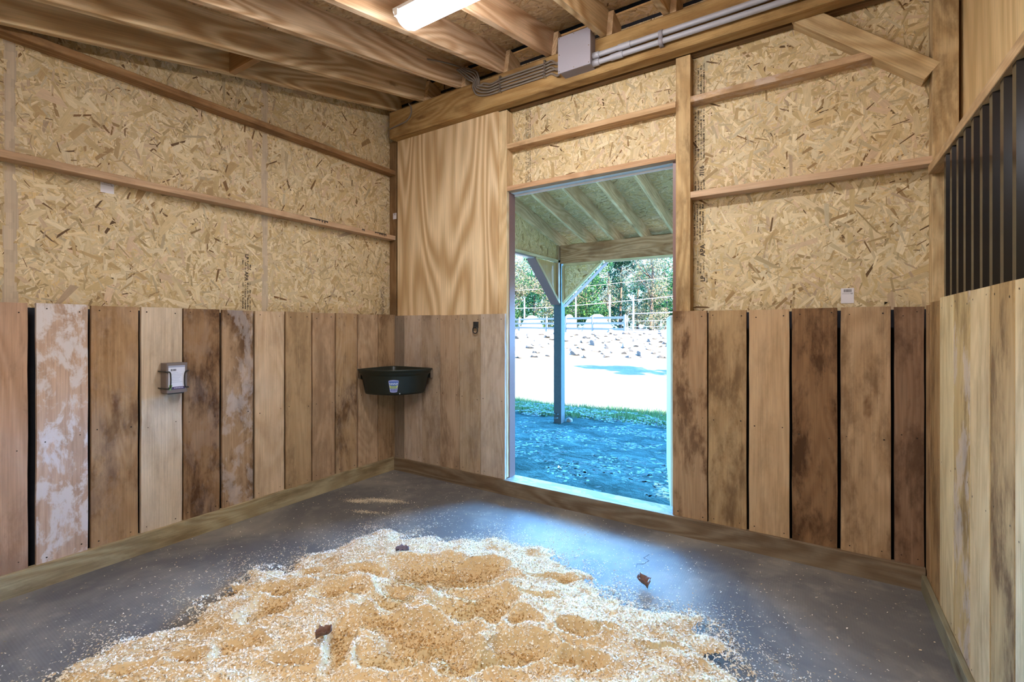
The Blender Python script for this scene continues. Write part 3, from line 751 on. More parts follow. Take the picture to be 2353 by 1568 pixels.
# tie ring
tr = empty('tie_ring', (-2.284, 3.01, 1.30)); tag(tr, 'small black iron tie ring on the back wall planks left of the doorway', 'tie ring')
m = MB(); board(m, (-2.286, 3.016, 1.283), (-2.286, 3.016, 1.334), (1, 0, 0), .050, .007, (1, 1, 1, 1)); tube(m, [(-2.302, 3.006, 1.29), (-2.270, 3.006, 1.29)], .008, 10); m.build('plate', BLACKIRON, tr)
m = MB(); pts = [(-2.286+.024*math.cos(t), 3.006-.012*(1-math.cos(0)), 1.268+.027*math.sin(t)) for t in np.linspace(0, 2*math.pi, 25)]
tube(m, pts, .0042, 8, caps=False); m.build('ring', BLACKIRON, tr)

# black marks on the lower left girt
gl = [o for o in COL.objects if o.get('label', '').startswith('lower left wall girt')][0]
for (ya, yb) in ((2.17, 2.33), (2.66, 2.69), (2.80, 2.93)):
    m = MB()
    n = 14
    for k in range(n):
        y0 = ya+(yb-ya)*k/n; y1 = ya+(yb-ya)*(k+1)/n; h = R.uniform(.35, 1)
        z1 = 2.127; z0 = z1-.022*h if k % 2 else z1-.012*h
        m.add([(-3.2246, y0, z0), (-3.2246, y1, z0-R.uniform(0, .006)), (-3.2246, y1, z1), (-3.2246, y0, z1)], [[0, 1, 2, 3]], lin(66, 56, 46))
    m.build('char_mark', VC, gl)

# ------------------------------------------------------------------ shavings on the floor
def hollow(px, py, rx, ry, d, tilt=0.):
    # trodden hollow: centre and half sizes measured in the photograph, laid out on the floor
    dep = 1079*1.22/(py-755.25); a = (px-1176.5)/1079; c, sn_ = math.cos(.57174), math.sin(.57174)
    return ((-sn_+c*a)*dep, (c+sn_*a)*dep, rx*dep/1079, ry*dep*dep/(1079*1.22), .57174+tilt, d)
hol = [hollow(*q) for q in ((1010, 1342, 150, 42, .05), (1115, 1318, 60, 16, .03), (1098, 1415, 92, 46, .052), (900, 1400, 78, 34, .045), (985, 1498, 110, 42, .045), (1070, 1545, 110, 36, .045), (905, 1552, 90, 36, .04),
    (1185, 1532, 78, 40, .045), (1330, 1482, 52, 22, .035), (1402, 1476, 26, 11, .02), (1208, 1462, 42, 18, .025), (822, 1338, 62, 12, .022), (695, 1330, 28, 10, .018), (545, 1346, 42, 13, .02),
    (640, 1376, 72, 20, .028), (620, 1424, 62, 26, .028), (460, 1466, 42, 14, .02), (782, 1382, 52, 20, .025), (785, 1500, 36, 62, .035), (880, 1462, 62, 28, .035), (1365, 1552, 50, 18, .03), (1292, 1556, 44, 20, .03),
    (1508, 1502, 40, 9, .02), (300, 1548, 60, 14, .02), (430, 1540, 60, 12, .02), (560, 1510, 60, 18, .02), (665, 1545, 50, 20, .03), (1245, 1392, 50, 9, .015), (1270, 1330, 60, 9, .015))]
hol += [(-1.5, .55, .3, .2, .2, .05), (-.8, .7, .3, .2, .2, .05), (-1.0, .2, .5, .3, .2, .05), (-1.9, .3, .4, .2, .2, .04)]
def pile_edge(x, y):
    """signed distance-like value, >0 inside the pile"""
    th = np.arctan2(y-.95, x+1.45)
    bx_ = A([-3.2, -2.7, -2.2, -1.75, -1.3, -.9, -.45, 0, .3, .6, .85, 1.15, 1.5, 1.9, 2.2, 2.5, 2.85, 3.2])
    rr_ = A([.95, .9, .9, 1.0, 1.1, 1.2, 1.4, 1.55, 1.58, 1.58, 1.55, 1.40, 1.38, 1.34, 1.30, 1.16, 1.0, .95])
    r = np.interp(th, bx_, rr_)
    r = r+.05*np.sin(th*9+1)+.03*np.sin(th*23)
    return r-np.hypot(x+1.45, y-.95)
def vnoise(x, y, s, seed):
    rg = np.random.default_rng(seed); T = rg.random((64, 64))
    X = x*s; Y = y*s; xi = np.floor(X).astype(int); yi = np.floor(Y).astype(int); fx = X-xi; fy = Y-yi
    fx = fx*fx*(3-2*fx); fy = fy*fy*(3-2*fy)
    g = lambda a, b: T[a % 64, b % 64]
    return (g(xi, yi)*(1-fx)+g(xi+1, yi)*fx)*(1-fy)+(g(xi, yi+1)*(1-fx)+g(xi+1, yi+1)*fx)*fy
def warp(x, y):
    return x+.07*(vnoise(x, y, 5, 12)-.5)+.04*(vnoise(x, y, 15, 14)-.5), y+.07*(vnoise(x, y, 5, 13)-.5)+.04*(vnoise(x, y, 15, 15)-.5)
def hollow_shade(x, y):
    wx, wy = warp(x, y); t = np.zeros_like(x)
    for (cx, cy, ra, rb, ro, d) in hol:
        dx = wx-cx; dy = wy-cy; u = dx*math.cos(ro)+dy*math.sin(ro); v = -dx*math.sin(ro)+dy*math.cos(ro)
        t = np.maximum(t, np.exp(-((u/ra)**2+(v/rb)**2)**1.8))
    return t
def hgt(x, y):
    e = pile_edge(x, y)+.12*(vnoise(x, y, 7, 3)-.5)+.10*(vnoise(x, y, 17, 4)-.5)
    b = np.clip(e/.75, 0, 1); h = .11*b**.8*(2-b)/1.0
    h = h+.012*(vnoise(x, y, 4.5, 5)-.5)*b*2+.020*(vnoise(x, y, 10, 6)-.5)*np.clip(b*3, 0, 1)+.005*(vnoise(x, y, 30, 8)-.5)*np.clip(b*4, 0, 1)
    wx, wy = warp(x, y)
    for (cx, cy, ra, rb, ro, d) in hol:
        dx = wx-cx; dy = wy-cy; u = dx*math.cos(ro)+dy*math.sin(ro); v = -dx*math.sin(ro)+dy*math.cos(ro)
        q = (u/ra)**2+(v/rb)**2
        h = h-d*1.25*np.exp(-q**1.6*1.1)+d*.5*np.exp(-((np.sqrt(q)-1.22)/.22)**2)
    return np.where(e > 0, np.maximum(h, .002+.0*h), -.004)
NX, NY = 420, 330
gx = np.linspace(-2.95, .3, NX); gy = np.linspace(-.3, 2.62, NY)
X, Y = np.meshgrid(gx, gy); Z = hgt(X, Y)
m = MB(); V = np.stack([X, Y, Z], -1).reshape(-1, 3)
ii = (np.arange(NY-1)[:, None]*NX+np.arange(NX-1)[None]).ravel()
F = np.stack([ii, ii+1, ii+1+NX, ii+NX], 1)
ok = (V[F, 2] > 0).all(1); F = F[ok]
ec = pile_edge(X, Y)+.12*(vnoise(X, Y, 7, 3)-.5)+.10*(vnoise(X, Y, 17, 4)-.5)
ok2 = (ec.ravel()[F] > .10).all(1); F = F[ok2]
SB = A(lin(206, 178, 136)[:3])
m.add(V, F, (*SB, 1), smooth=True)
def chips(m, x, y, z, Lm, rg, tilt=.5, cols=None, nxv=None, nyv=None):
    n = len(x); L = rg.uniform(.6, 1.5, n)*Lm; W = L*rg.uniform(.3, .75, n); a = rg.uniform(0, 2*math.pi, n)
    du = np.stack([np.cos(a), np.sin(a), rg.normal(0, tilt, n)], 1); du /= np.linalg.norm(du, axis=1)[:, None]
    dn = np.stack([rg.normal(0, tilt, n)-(0 if nxv is None else nxv), rg.normal(0, tilt, n)-(0 if nyv is None else nyv), np.ones(n)], 1)
    dv = np.cross(dn, du); dv /= np.linalg.norm(dv, axis=1)[:, None]
    P = np.stack([x, y, z], 1)
    co = np.zeros((n, 4, 3))
    for i, (s, t) in enumerate(((-1, -.6), (1, -1), (.8, .8), (-.9, 1))):
        co[:, i] = P+du*(s*L/2*rg.uniform(.6, 1, n))[:, None]+dv*(t*W/2*rg.uniform(.5, 1, n))[:, None]
    co[:, :, 2] = np.maximum(co[:, :, 2], .0012)
    c = cols if cols is not None else (A([lin(*q)[:3] for q in ((238, 222, 196), (228, 208, 176), (218, 194, 156), (244, 232, 212), (196, 166, 124))])[rg.choice(5, n, p=[.3, .3, .2, .13, .07])]*rg.uniform(.74, .96, (n, 1)))
    m.add(co.reshape(-1, 3), np.arange(n*4).reshape(n, 4), np.repeat(np.concatenate([c, np.ones((n, 1))], 1), 4, 0))
rg = np.random.default_rng(5)
n = 210000; x = rg.uniform(-2.95, .25, n); y = rg.uniform(.1, 2.62, n); e = pile_edge(x, y)+.12*(vnoise(x, y, 7, 3)-.5)+.10*(vnoise(x, y, 17, 4)-.5)
k = (e > .0) & (rg.random(n) < .25+e*5); x, y, e = x[k], y[k], e[k]; z = hgt(x, y)+rg.uniform(0, .003, len(x)); z = np.maximum(z, .002)
ep = .004; nxv = (hgt(x+ep, y)-hgt(x-ep, y))/(2*ep); nyv = (hgt(x, y+ep)-hgt(x, y-ep))/(2*ep)
# door light and shade put into the colours: pale tops, tan hollows
n = len(x); tr_ = hollow_shade(x, y)+rg.normal(0, .16, n) > .70
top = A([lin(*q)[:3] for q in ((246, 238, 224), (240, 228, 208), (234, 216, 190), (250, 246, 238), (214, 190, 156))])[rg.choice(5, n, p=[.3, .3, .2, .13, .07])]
shade_tan = A([lin(*q)[:3] for q in ((204, 168, 116), (190, 150, 98), (176, 136, 84), (214, 184, 136), (146, 108, 64))])[rg.choice(5, n, p=[.3, .3, .2, .13, .07])]
cc_ = np.where(tr_[:, None], shade_tan, top)*rg.uniform(.86, 1.0, (n, 1))
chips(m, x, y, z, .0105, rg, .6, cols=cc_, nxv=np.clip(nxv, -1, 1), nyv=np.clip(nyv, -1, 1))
# loose flecks thinning out around the pile
n = 420000; x = rg.uniform(-3.18, .42, n); y = rg.uniform(.1, 2.98, n); e = pile_edge(x, y)
cl = vnoise(x, y, 9, 21)*.6+vnoise(x, y, 25, 22)*.4
pr = np.exp(np.clip(e, -2, 0)/.11)*np.clip((cl-.25)*2.2, 0, 1)*.75+.006
k = (e < .03) & (rg.random(n) < pr); x, y = x[k], y[k]
chips(m, x, y, np.full(len(x), .0025), .0075, rg, .3)
for (cx, cy, ra, rb, nn) in ((-2.83, 2.31, .10, .045, 1300), (-2.68, 2.42, .15, .04, 1900), (-2.62, 2.20, .12, .03, 500), (-2.38, 2.06, .10, .05, 260), (-1.55, 2.55, .25, .1, 60)):
    x = cx+rg.normal(0, ra*.5, nn)+0; t = rg.normal(0, rb*.5, nn); y = cy+t+(x-cx)*.35
    chips(m, x, y, np.full(nn, .003), .006, rg, .2)
tag(m.build('wood_shavings', SHAVE), 'spread of pale pine shavings over the middle of the rubber floor', 'wood shavings', kind='stuff')

# dry leaves
def leaf(label, x, y, z, L, rot, col, curl):
    m = MB(); n = 10; V = []
    for i in range(n+1):
        s = i/n; w = L*.34*math.sin(math.pi*min(1, s*.97+.015))**.7*(1+.35*math.sin(s*19))
        for t in (-1, -.5, 0, .5, 1):
            V.append((L*(s-.5), w*t, curl*L*(abs(t)**1.3*.55+.5*math.sin(s*5)*.3+.2*(s-.4)**2*4)+.006))
    F = [[i*5+k, i*5+k+1, i*5+k+6, i*5+k+5] for i in range(n) for k in range(4)]
    m.add(V, F, col, smooth=True); o = m.build('dry_leaf', vcol('dry_leaf_%d' % int(L*1e4), .55, .4))
    o.location = (x, y, z); o.rotation_euler = (.1, -.08, rot)
    md = o.modifiers.new('t', 'SOLIDIFY'); md.thickness = .0008
    tag(o, label, 'leaf', 'dry leaves on the shavings'); return o
leaf('curled brown dry leaf at the right edge of the shavings', -.713, 2.304, .004, .085, 2.4, lin(112, 78, 64), .7)
leaf('small grey purple dry leaf near the back of the shavings', -1.808, 1.754, float(hgt(A([-1.808]), A([1.754]))[0])+.002, .07, .6, lin(104, 92, 108), .5)
leaf('dark brown dry leaf lying in the shavings in the foreground', -1.529, 1.088, float(hgt(A([-1.529]), A([1.088]))[0])+.004, .06, 1.3, lin(106, 74, 58), .8)
# crack in the mat edge
m = MB(); cr = [(-.785, 2.655), (-.80, 2.60), (-.765, 2.585), (-.78, 2.53), (-.81, 2.515), (-.80, 2.47)]
for a, b in zip(cr[:-1], cr[1:]): tube(m, [(*a, .0006), (*b, -.0002)], .0012, 5, lin(30, 30, 34))
m.build('mat_crack', VC, floor)

# ================================================================== outside
def P2(px, dep, z=0.):
    c, s = math.cos(.57174), math.sin(.57174); a = (px-1176.5)/1079
    return A([(-s+c*a)*dep, (c+s*a)*dep, z])
def terr(x, y):
    d = -.541*x+.841*y
    h = -.15+np.interp(d, [0, 20.5, 22, 28, 45, 60, 120], [0, 0, .12, 1.08, 1.25, 1.3, 1.6])
    h = h+.05*(vnoise(x, y, .35, 31)-.5)*np.clip((d-9)/4, 0, 1)+.022*(vnoise(x, y, 2.3, 32)-.5)+.02*(vnoise(x, y, 7, 33)-.5)
    return h
m = MB()
def patch(m, xs, ys):
    X, Y = np.meshgrid(xs, ys); Z = terr(X, Y); nx, ny = len(xs), len(ys)
    ii = (np.arange(ny-1)[:, None]*nx+np.arange(nx-1)[None]).ravel()
    m.add(np.stack([X, Y, Z], -1).reshape(-1, 3), np.stack([ii, ii+1, ii+1+nx, ii+nx], 1), smooth=True)
xs = np.unique(np.concatenate([np.linspace(-120, -14, 40), np.linspace(-14, 6, 260), np.linspace(6, 40, 20)]))
ys = np.unique(np.concatenate([np.linspace(3.16, 10, 150), np.linspace(10, 30, 100), np.linspace(30, 150, 60)]))
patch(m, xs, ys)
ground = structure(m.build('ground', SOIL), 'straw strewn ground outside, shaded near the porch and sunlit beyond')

# grass strip and tufts
def blades(m, x, y, z, hmin, hmax, rg, pal):
    n = len(x); h = rg.uniform(hmin, hmax, n); a = rg.uniform(0, 2*math.pi, n); w = rg.uniform(.003, .007, n)
    lean = rg.normal(0, .35, (n, 2))*h[:, None]
    b = np.stack([x, y, z], 1); t = b+np.stack([lean[:, 0], lean[:, 1], h], 1); s = np.stack([np.cos(a)*w, np.sin(a)*w, 0*a], 1)
    co = np.stack([b-s, b+s, t+s*.3, t-s*.3], 1)
    c = A([lin(*q)[:3] for q in pal])[rg.choice(len(pal), n)]*rg.uniform(.7, 1.2, (n, 1))
    m.add(co.reshape(-1, 3), np.arange(n*4).reshape(n, 4), np.repeat(np.concatenate([c, np.ones((n, 1))], 1), 4, 0))
m = MB(); n = 26000; x = rg.uniform(-6.5, 1, n); d = rg.beta(2, 2, n); y = 6.75+d*1.25+.10*np.sin(x*2)
blades(m, x, y, terr(x, y)-.005, .03, .10, rg, ((56, 88, 46), (74, 100, 58), (90, 96, 68), (46, 72, 40)))
tag(m.build('grass_strip', LEAFM), 'strip of short green grass along the edge of the porch shade', 'grass', kind='stuff')
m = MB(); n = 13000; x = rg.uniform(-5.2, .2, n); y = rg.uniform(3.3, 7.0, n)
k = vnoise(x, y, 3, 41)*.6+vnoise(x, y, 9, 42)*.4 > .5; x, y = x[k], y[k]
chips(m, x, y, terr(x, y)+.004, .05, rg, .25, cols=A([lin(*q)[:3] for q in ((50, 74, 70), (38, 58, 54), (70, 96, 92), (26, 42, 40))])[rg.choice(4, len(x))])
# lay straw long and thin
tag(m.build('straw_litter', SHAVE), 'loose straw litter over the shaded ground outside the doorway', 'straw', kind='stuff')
for (px, dp) in ((1286, 4.75), (1232, 4.2), (1362, 3.62)):
    p = P2(px, dp); z = float(terr(p[0], p[1])); m = MB()
    for k in range(9):
        q = R.uniform(-.03, .03), R.uniform(-.03, .03)
        chips(m, A([q[0]]), A([q[1]]), A([.012]), .035, rg, .4, cols=A([lin(215, 215, 200)[:3]]))
    o = m.build('wood_chip', SHAVE); o.location = (p[0], p[1], z+.006)
    tag(o, {1286: 'pale chip on the shaded ground left of centre in the doorway', 1232: 'pale scattered chip on the ground near the left jamb', 1362: 'pale chip near the threshold in the doorway'}[px], 'wood chip', 'pale chips outside')

# porch post, beam, gable, gussets
pz = float(terr(A([-3.25]), A([6.39]))[0])
timber('porch_post', 'square grey post carrying the corner of the porch', 'post', (-3.262, 6.40, pz-.05), (-3.262, 6.40, 2.50), (1, 0, 0), .125, .125, (1, 1, 1, 1), mat=POSTM, ch=.004)
m = MB(); tube(m, [(-3.15, 6.52, pz-.02), (-3.15, 6.52, pz+.04), (-3.14, 6.515, pz+.055)], [.05, .045, .02], 12); tag(m.build('stone', ROCKM), 'small dark stone at the foot of the porch post', 'stone')
timber('porch_beam', 'wide brown porch beam spanning right from the corner post', 'beam', (-3.19, 6.315, 2.385), (5.9, 6.315, 2.385), (0, 0, 1), .272, .04, lin(190, 138, 100), (.5, .9, 0))
timber('porch_beam_trim', 'pale trim board under the porch beam', 'trim', (-2.5, 6.35, 2.238), (5.9, 6.35, 2.238), (0, 1, 0), .12, .024, lin(196, 180, 140), (.1, .3, 0))
gp = empty('porch_gable', (-3.24, 5.0, 2.4)); tag(gp, 'strand board gable panel closing the left end of the porch', 'gable')
m = MB(); v = []
for x in (-3.262, -3.25): v += [(x, 3.2, 2.27), (x, 6.33, 2.27), (x, 6.33, zpor(6.33)+.17), (x, 3.2, zpor(3.2)+.17)]
m.add(v, [[0, 1, 2, 3], [7, 6, 5, 4], [0, 4, 5, 1], [2, 6, 7, 3]], OSBBASE)
flakes(m, (-3.25, 3.2, 2.27), (0, 1, 0), (0, 0, 1), 3.13, .95, 2600, (1, .95, .8), keep=lambda P: P[:, 2] < zpor(P[:, 1])+.15)
m.build('strand_panel', OSB, gp)
m = MB(); board(m, (-3.232, 3.2, 2.287), (-3.232, 6.335, 2.287), (0, 0, 1), .04, .036, lin(206, 190, 146), (.1, .4, 0)); m.build('bottom_rail', WOOD, gp)
m = MB(); board(m, (-3.232, 6.335-.03, 1.66), (-3.232, 6.335-.03, 2.53), (0, 1, 0), .06, .036, lin(176, 136, 98), (.2, .5, 0)); m.build('corner_stud', WOOD, gp)
m = MB(); boxm(m, (-3.285, 3.2, 2.242), (-3.215, 5.6, 2.262)); m.build('metal_edge', GREYTRIM, gp)
# left gusset (plane x = -3.24)
g1 = empty('corner_gusset', (-3.24, 6.0, 2.0)); tag(g1, 'brown edged triangular brace left of the porch post', 'brace', 'porch corner gussets')
m = MB(); v = [(x, *p) for x in (-3.262, -3.25) for p in ((5.60, 2.262), (6.335, 2.262), (6.335, 1.66))]
m.add(v, [[0, 1, 2], [5, 4, 3], [0, 3, 4, 1], [1, 4, 5, 2], [2, 5, 3, 0]], lin(190, 156, 104)); m.build('panel', OSB, g1)
m = MB(); board(m, (-3.228, 5.60, 2.262), (-3.228, 6.325, 1.665), (0, 1, 1), .036, .036, lin(206, 186, 140), (.1, .4, 0)); m.build('edge_strip', WOOD, g1)
m = MB(); n_ = nrm([0, -.63, -.77]); board(m, A([-3.27, 5.57, 2.262])+n_*.02, A([-3.27, 6.30, 1.655])+n_*.02, (1, 0, 0), .14, .006, (1, 1, 1, 1)); m.build('metal_trim', BROWNTRIM, g1)
g2 = empty('corner_gusset', (-2.9, 6.35, 2.0)); tag(g2, 'pale metal edged triangular brace right of the porch post', 'brace', 'porch corner gussets')
m = MB(); v = [(p[0], y, p[1]) for y in (6.345, 6.357) for p in ((-3.17, 2.25), (-2.53, 2.25), (-3.17, 1.64))]
m.add(v, [[0, 2, 1], [3, 4, 5], [0, 1, 4, 3], [1, 2, 5, 4], [2, 0, 3, 5]], lin(190, 158, 104))
flakes(m, (-3.17, 6.3445, 1.64), (1, 0, 0), (0, 0, 1), .64, .61, 3000, keep=lambda P: (P[:, 0]+3.17)/.64 < (P[:, 2]-1.64)/.61-.03)
m.build('panel', OSB, g2)
m = MB(); board(m, (-3.16, 6.325, 1.66), (-2.53, 6.325, 2.25), (0, 1, 0), .036, .036, lin(204, 186, 140), (.1, .4, 0)); m.build('edge_strip', WOOD, g2)
m = MB(); board(m, (-3.155, 6.325, 1.68), (-3.155, 6.325, 2.22), (0, 1, 0), .036, .034, lin(190, 160, 116), (.1, .4, 0)); m.build('edge_strip', WOOD, g2)
m = MB(); board(m, (-3.14, 6.325, 2.232), (-2.56, 6.325, 2.232), (0, 1, 0), .036, .034, lin(196, 166, 122), (.1, .4, 0)); m.build('edge_strip', WOOD, g2)
m = MB(); n_ = nrm([.69, 0, -.72]); board(m, A([-3.17, 6.36, 1.622])+n_*.022, A([-2.50, 6.36, 2.238])+n_*.022, (0, 1, 0), .11, .006, (1, 1, 1, 1)); m.build('metal_trim', GREYTRIM, g2)

# open lower door leaf
dl = empty('door_1', (-.785, 3.225, .7)); structure(dl, 'pale lower door leaf swung open outside the right jamb')
hp = A([-.780, 3.185, 0]); dd = nrm([-.272, .962, 0]); L_ = 1.22
m = MB(); board(m, hp+A([0, 0, .71])+dd*.0, hp+A([0, 0, .71])+dd*L_, (0, 0, 1), 1.30, .036, (1, 1, 1, 1), ch=.003); m.build('panel', plain('pale_green_door', lin(176, 186, 176), .5, 0, .4, .05), dl)
m = MB(); board(m, hp+A([0, 0, 1.362]), hp+A([0, 0, 1.362])+dd*L_, np.cross(dd, (0, 0, 1)), .044, .012, (1, 1, 1, 1)); m.build('top_cap', WHITEP, dl)

# fence -------------------------------------------------------------------
def fz(p): return float(terr(A([p[0]]), A([p[1]]))[0])
F0, F1 = P2(1100, 52), P2(1436, 30)
nseg = 9
posts = [F0+(F1-F0)*t for t in (0, .2, .4, .6, .72, .86, 1.0)]
fd = nrm(F1-F0)
fence = empty('rail_fence', tuple((F0+F1)/2)); tag(fence, 'white rail fence running across the top of the bank', 'fence')
for p in posts:
    m = MB(); board(m, (p[0], p[1], fz(p)-.1), (p[0], p[1], fz(p)+1.22), fd, .15, .13, (1, 1, 1, 1), ch=.004); m.build('post', FENCEP, fence)
for a, b in zip(posts[:-1], posts[1:]):
    for h in (.28, .66, 1.04):
        off = A([.09*fd[1], -.09*fd[0], 0]); off = off if np.dot(off, -A([-.541, .841, 0])) > 0 else -off
        m = MB(); board(m, A([a[0], a[1], fz(a)+h])-off*.0, A([b[0], b[1], fz(b)+h]), (0, 0, 1), .15, .04, (1, 1, 1, 1)); m.build('rail', FENCEP, fence)
# pipe gate at the right
gt = empty('pipe_gate', tuple(P2(1490, 29))); tag(gt, 'white tubular gate at the right end of the fence', 'gate')
a = P2(1442, 29.6); b = P2(1580, 27); za = fz(a)
fr = [A([*(a+(b-a)*t)[:2], za+h]) for t, h in ((.0, .1), (.0, 1.15), (.03, 1.25), (1, 1.3), (1, .1), (0, .1))]
m = MB(); tube(m, fr, .03, 8); m.build('frame', FENCEP, gt)
for h in (.45, .8):
    m = MB(); tube(m, [A([*a[:2], za+h]), A([*b[:2], za+h])], .018, 8); m.build('bar', FENCEP, gt)
m = MB(); q = a+(b-a)*.46; tube(m, [A([*q[:2], za+.1]), A([*q[:2], za+1.0])], .022, 8, lin(140, 100, 70)); tag(m.build('gate_stake', BARK), 'thin rusty stake standing at the pipe gate', 'stake')

# poles and wires
def pole(px, dep, h, label):
    p = P2(px, dep); z = fz(p); m = MB(); tube(m, [(p[0], p[1], z-.2), (p[0], p[1], z+h)], [.09, .07], 10); o = m.build('wire_pole', FENCEP); tag(o, label, 'pole', 'pale wire poles behind the fence'); return A([p[0], p[1], z+h])
t1 = pole(1205, 48, 3.3, 'pale pole behind the fence at the left of the doorway'); t2 = pole(1323, 44, 4.1, 'tallest pale pole, just right of the porch post'); t3 = pole(1401, 41, 3.2, 'pale pole behind the fence in the middle right'); t4 = pole(1455, 39, 3.0, 'pale pole above the pipe gate')
def cablew(pts, lab, r=.035):
    m = MB(); tube(m, bez(pts, 6), r, 6); tag(m.build('overhead_wire', FENCEP), lab, 'wire', 'overhead wires')
cablew([P2(1100, 48, 3.35), P2(1240, 46, 3.3), P2(1400, 43, 3.65), P2(1620, 40, 4.3)], 'thick pale wire sloping across the trees')
cablew([P2(1100, 48, 5.0), P2(1323, 46, 5.35), P2(1500, 44, 5.9), P2(1640, 42, 6.3)], 'thin higher wire across the trees', .02)

# mound and shed roof beyond the fence
def mound(label, px, dep, w, h):
    p = P2(px, dep); z = fz(p); m = MB(); n, k = 24, 8; V = [(0, 0, h)]; 
    for j in range(1, k+1):
        r = j/k
        for i in range(n):
            t = 2*math.pi*i/n; V.append((w*r*math.cos(t)*(1+.08*math.sin(3*t)), w*.6*r*math.sin(t), h*(1-r**2.6)+R.uniform(-.02, .02)*h))
    F = [[0, 1+i, 1+(i+1) % n] for i in range(n)]
    for j in range(1, k):
        for i in range(n): F.append([1+(j-1)*n+i, 1+j*n+i, 1+j*n+(i+1) % n, 1+(j-1)*n+(i+1) % n])
    m.add(V, F, smooth=True); o = m.build('sand_mound', plain('pale_sand_%d' % px, lin(135, 130, 122), .9, 0, .2, .08, 2)); o.location = (p[0], p[1], z-.05); o.rotation_euler = (0, 0, .57)
    return tag(o, label, 'mound', 'pale mounds behind the fence')
mound('large pale mound behind the fence right of the porch post', 1372, 38, 1.25, 1.45); mound('smaller pale mound behind the fence just right of the post', 1308, 42, .75, 1.5); mound('pale mound behind the fence at the far left', 1222, 46, 1.2, 1.5)

# riprap stones on the bank
rocks = []
def rockmesh(seed):
    rr = random.Random(seed); bpy_me = None
    import bmesh
    bm = bmesh.new(); bmesh.ops.create_icosphere(bm, subdivisions=2, radius=1)
    ds = [(Vector((rr.uniform(-1, 1), rr.uniform(-1, 1), rr.uniform(-1, 1))).normalized(), rr.uniform(.5, .85)) for _ in range(9)]
    for v in bm.verts:
        for d, k in ds:
            q = v.co.dot(d)
            if q > k: v.co -= d*(q-k)
        v.co.z *= .7
    me = bpy.data.meshes.new('stone'); bm.to_mesh(me); bm.free(); me.materials.append(ROCKM); return me
RM = [rockmesh(i) for i in range(5)]
rk = random.Random(3)
for i in range(700):
    if len(rocks) > 150: break
    px = rk.uniform(1150, 1570); dep = 21.6+7.0*rk.random()**.9
    if px < 1330 and rk.random() < .45: continue
    p = P2(px, dep); s = rk.uniform(.14, .34)
    if any((p[0]-q[0])**2+(p[1]-q[1])**2 < (1.5*(s+q[2]))**2*.6 for q in rocks): continue
    rocks.append((p[0], p[1], s)); o = bpy.data.objects.new('stone', RM[i % 5]); COL.objects.link(o)
    o.scale = (s*rk.uniform(.8, 1.3), s, s*rk.uniform(.7, 1.1)); o.location = (p[0], p[1], fz(p)+s*.25); o.rotation_euler = (rk.uniform(-.3, .3), rk.uniform(-.3, .3), rk.uniform(0, 6))
    tag(o, 'pale rough stone on the sunlit bank below the fence', 'stone', 'stones on the bank')

# trees ----------------------------------------------------------------------
def leafcloud(m, cx, cy, cz, r, n, rg, pal, size):
    d = rg.normal(0, 1, (n, 3)); d /= np.linalg.norm(d, axis=1)[:, None]; rad = r*rg.uniform(.55, 1.05, n)**.5
    P = A([cx, cy, cz])+d*rad[:, None]*A([1, 1, .8])
    a = rg.normal(0, 1, (n, 3)); a /= np.linalg.norm(a, axis=1)[:, None]; b = np.cross(a, d+rg.normal(0, .7, (n, 3))); b /= np.linalg.norm(b, axis=1)[:, None]
    L = size*rg.uniform(.6, 1.4, n); W = L*.55
    co = np.stack([P-a*L[:, None]*.5, P+b*W[:, None]*.5, P+a*L[:, None]*.5, P-b*W[:, None]*.5], 1)
    c = A([lin(*q)[:3] for q in pal])[rg.choice(len(pal), n)]*rg.uniform(.6, 1.25, (n, 1))
    m.add(co.reshape(-1, 3), np.arange(n*4).reshape(n, 4), np.repeat(np.concatenate([c, np.ones((n, 1))], 1), 4, 0))
PALS = [((30, 68, 38), (42, 82, 42), (24, 56, 34), (66, 98, 50)), ((88, 92, 68), (112, 106, 84), (68, 78, 54), (120, 108, 90)), ((18, 46, 32), (28, 56, 36), (15, 38, 28))]
def tree(label, px, dep, h, cr, kind, seed):
    h = min(h, dep*.165) if dep > 30 else h
    p = P2(px, dep); z = fz(p); t = empty('tree', (p[0], p[1], z)); tag(t, label, 'tree', 'trees behind the fence')
    rg = np.random.default_rng(seed); rr = random.Random(seed)
    m = MB(); tube(m, bez([(p[0], p[1], z-.2), (p[0]+rr.uniform(-.2, .2), p[1], z+h*.35), (p[0]+rr.uniform(-.4, .4), p[1], z+h*.7), (p[0], p[1], z+h*.92)], 4), [.2-.012*i for i in range(13)], 8)
    for k in range(7):
        hh = h*rr.uniform(.2, .8); an = rr.uniform(0, 6.28); l = cr*rr.uniform(.6, .95)
        tube(m, bez([(p[0], p[1], z+hh), (p[0]+l*.5*math.cos(an), p[1]+l*.5*math.sin(an), z+hh+l*.25), (p[0]+l*math.cos(an), p[1]+l*math.sin(an), z+hh+l*.7)], 3), [.07, .06, .055, .05, .04, .03, .02], 6)
    m.build('trunk', BARK, t)
    m = MB()
    for k in range(22):
        a = rr.uniform(0, 6.28); q = rr.random()**.5*cr; hh = h*(rr.uniform(.1, .96)); q *= math.sin(math.pi*min(.97, max(.12, hh/h*.85+.12)))**.6
        leafcloud(m, p[0]+q*math.cos(a), p[1]+q*math.sin(a), z+hh, cr*rr.uniform(.25, .45), 330, rg, PALS[kind], .20 if kind != 1 else .17)
    m.build('foliage', LEAFM, t)
tree('leafy tree at the far left edge of the doorway view', 1165, 50, 10, 2.9, 1, 1)
tree('green tree seen left of the porch post', 1225, 56, 12, 3.2, 0, 2)
tree('pale tree directly behind the porch post', 1290, 52, 9, 2.6, 1, 3)
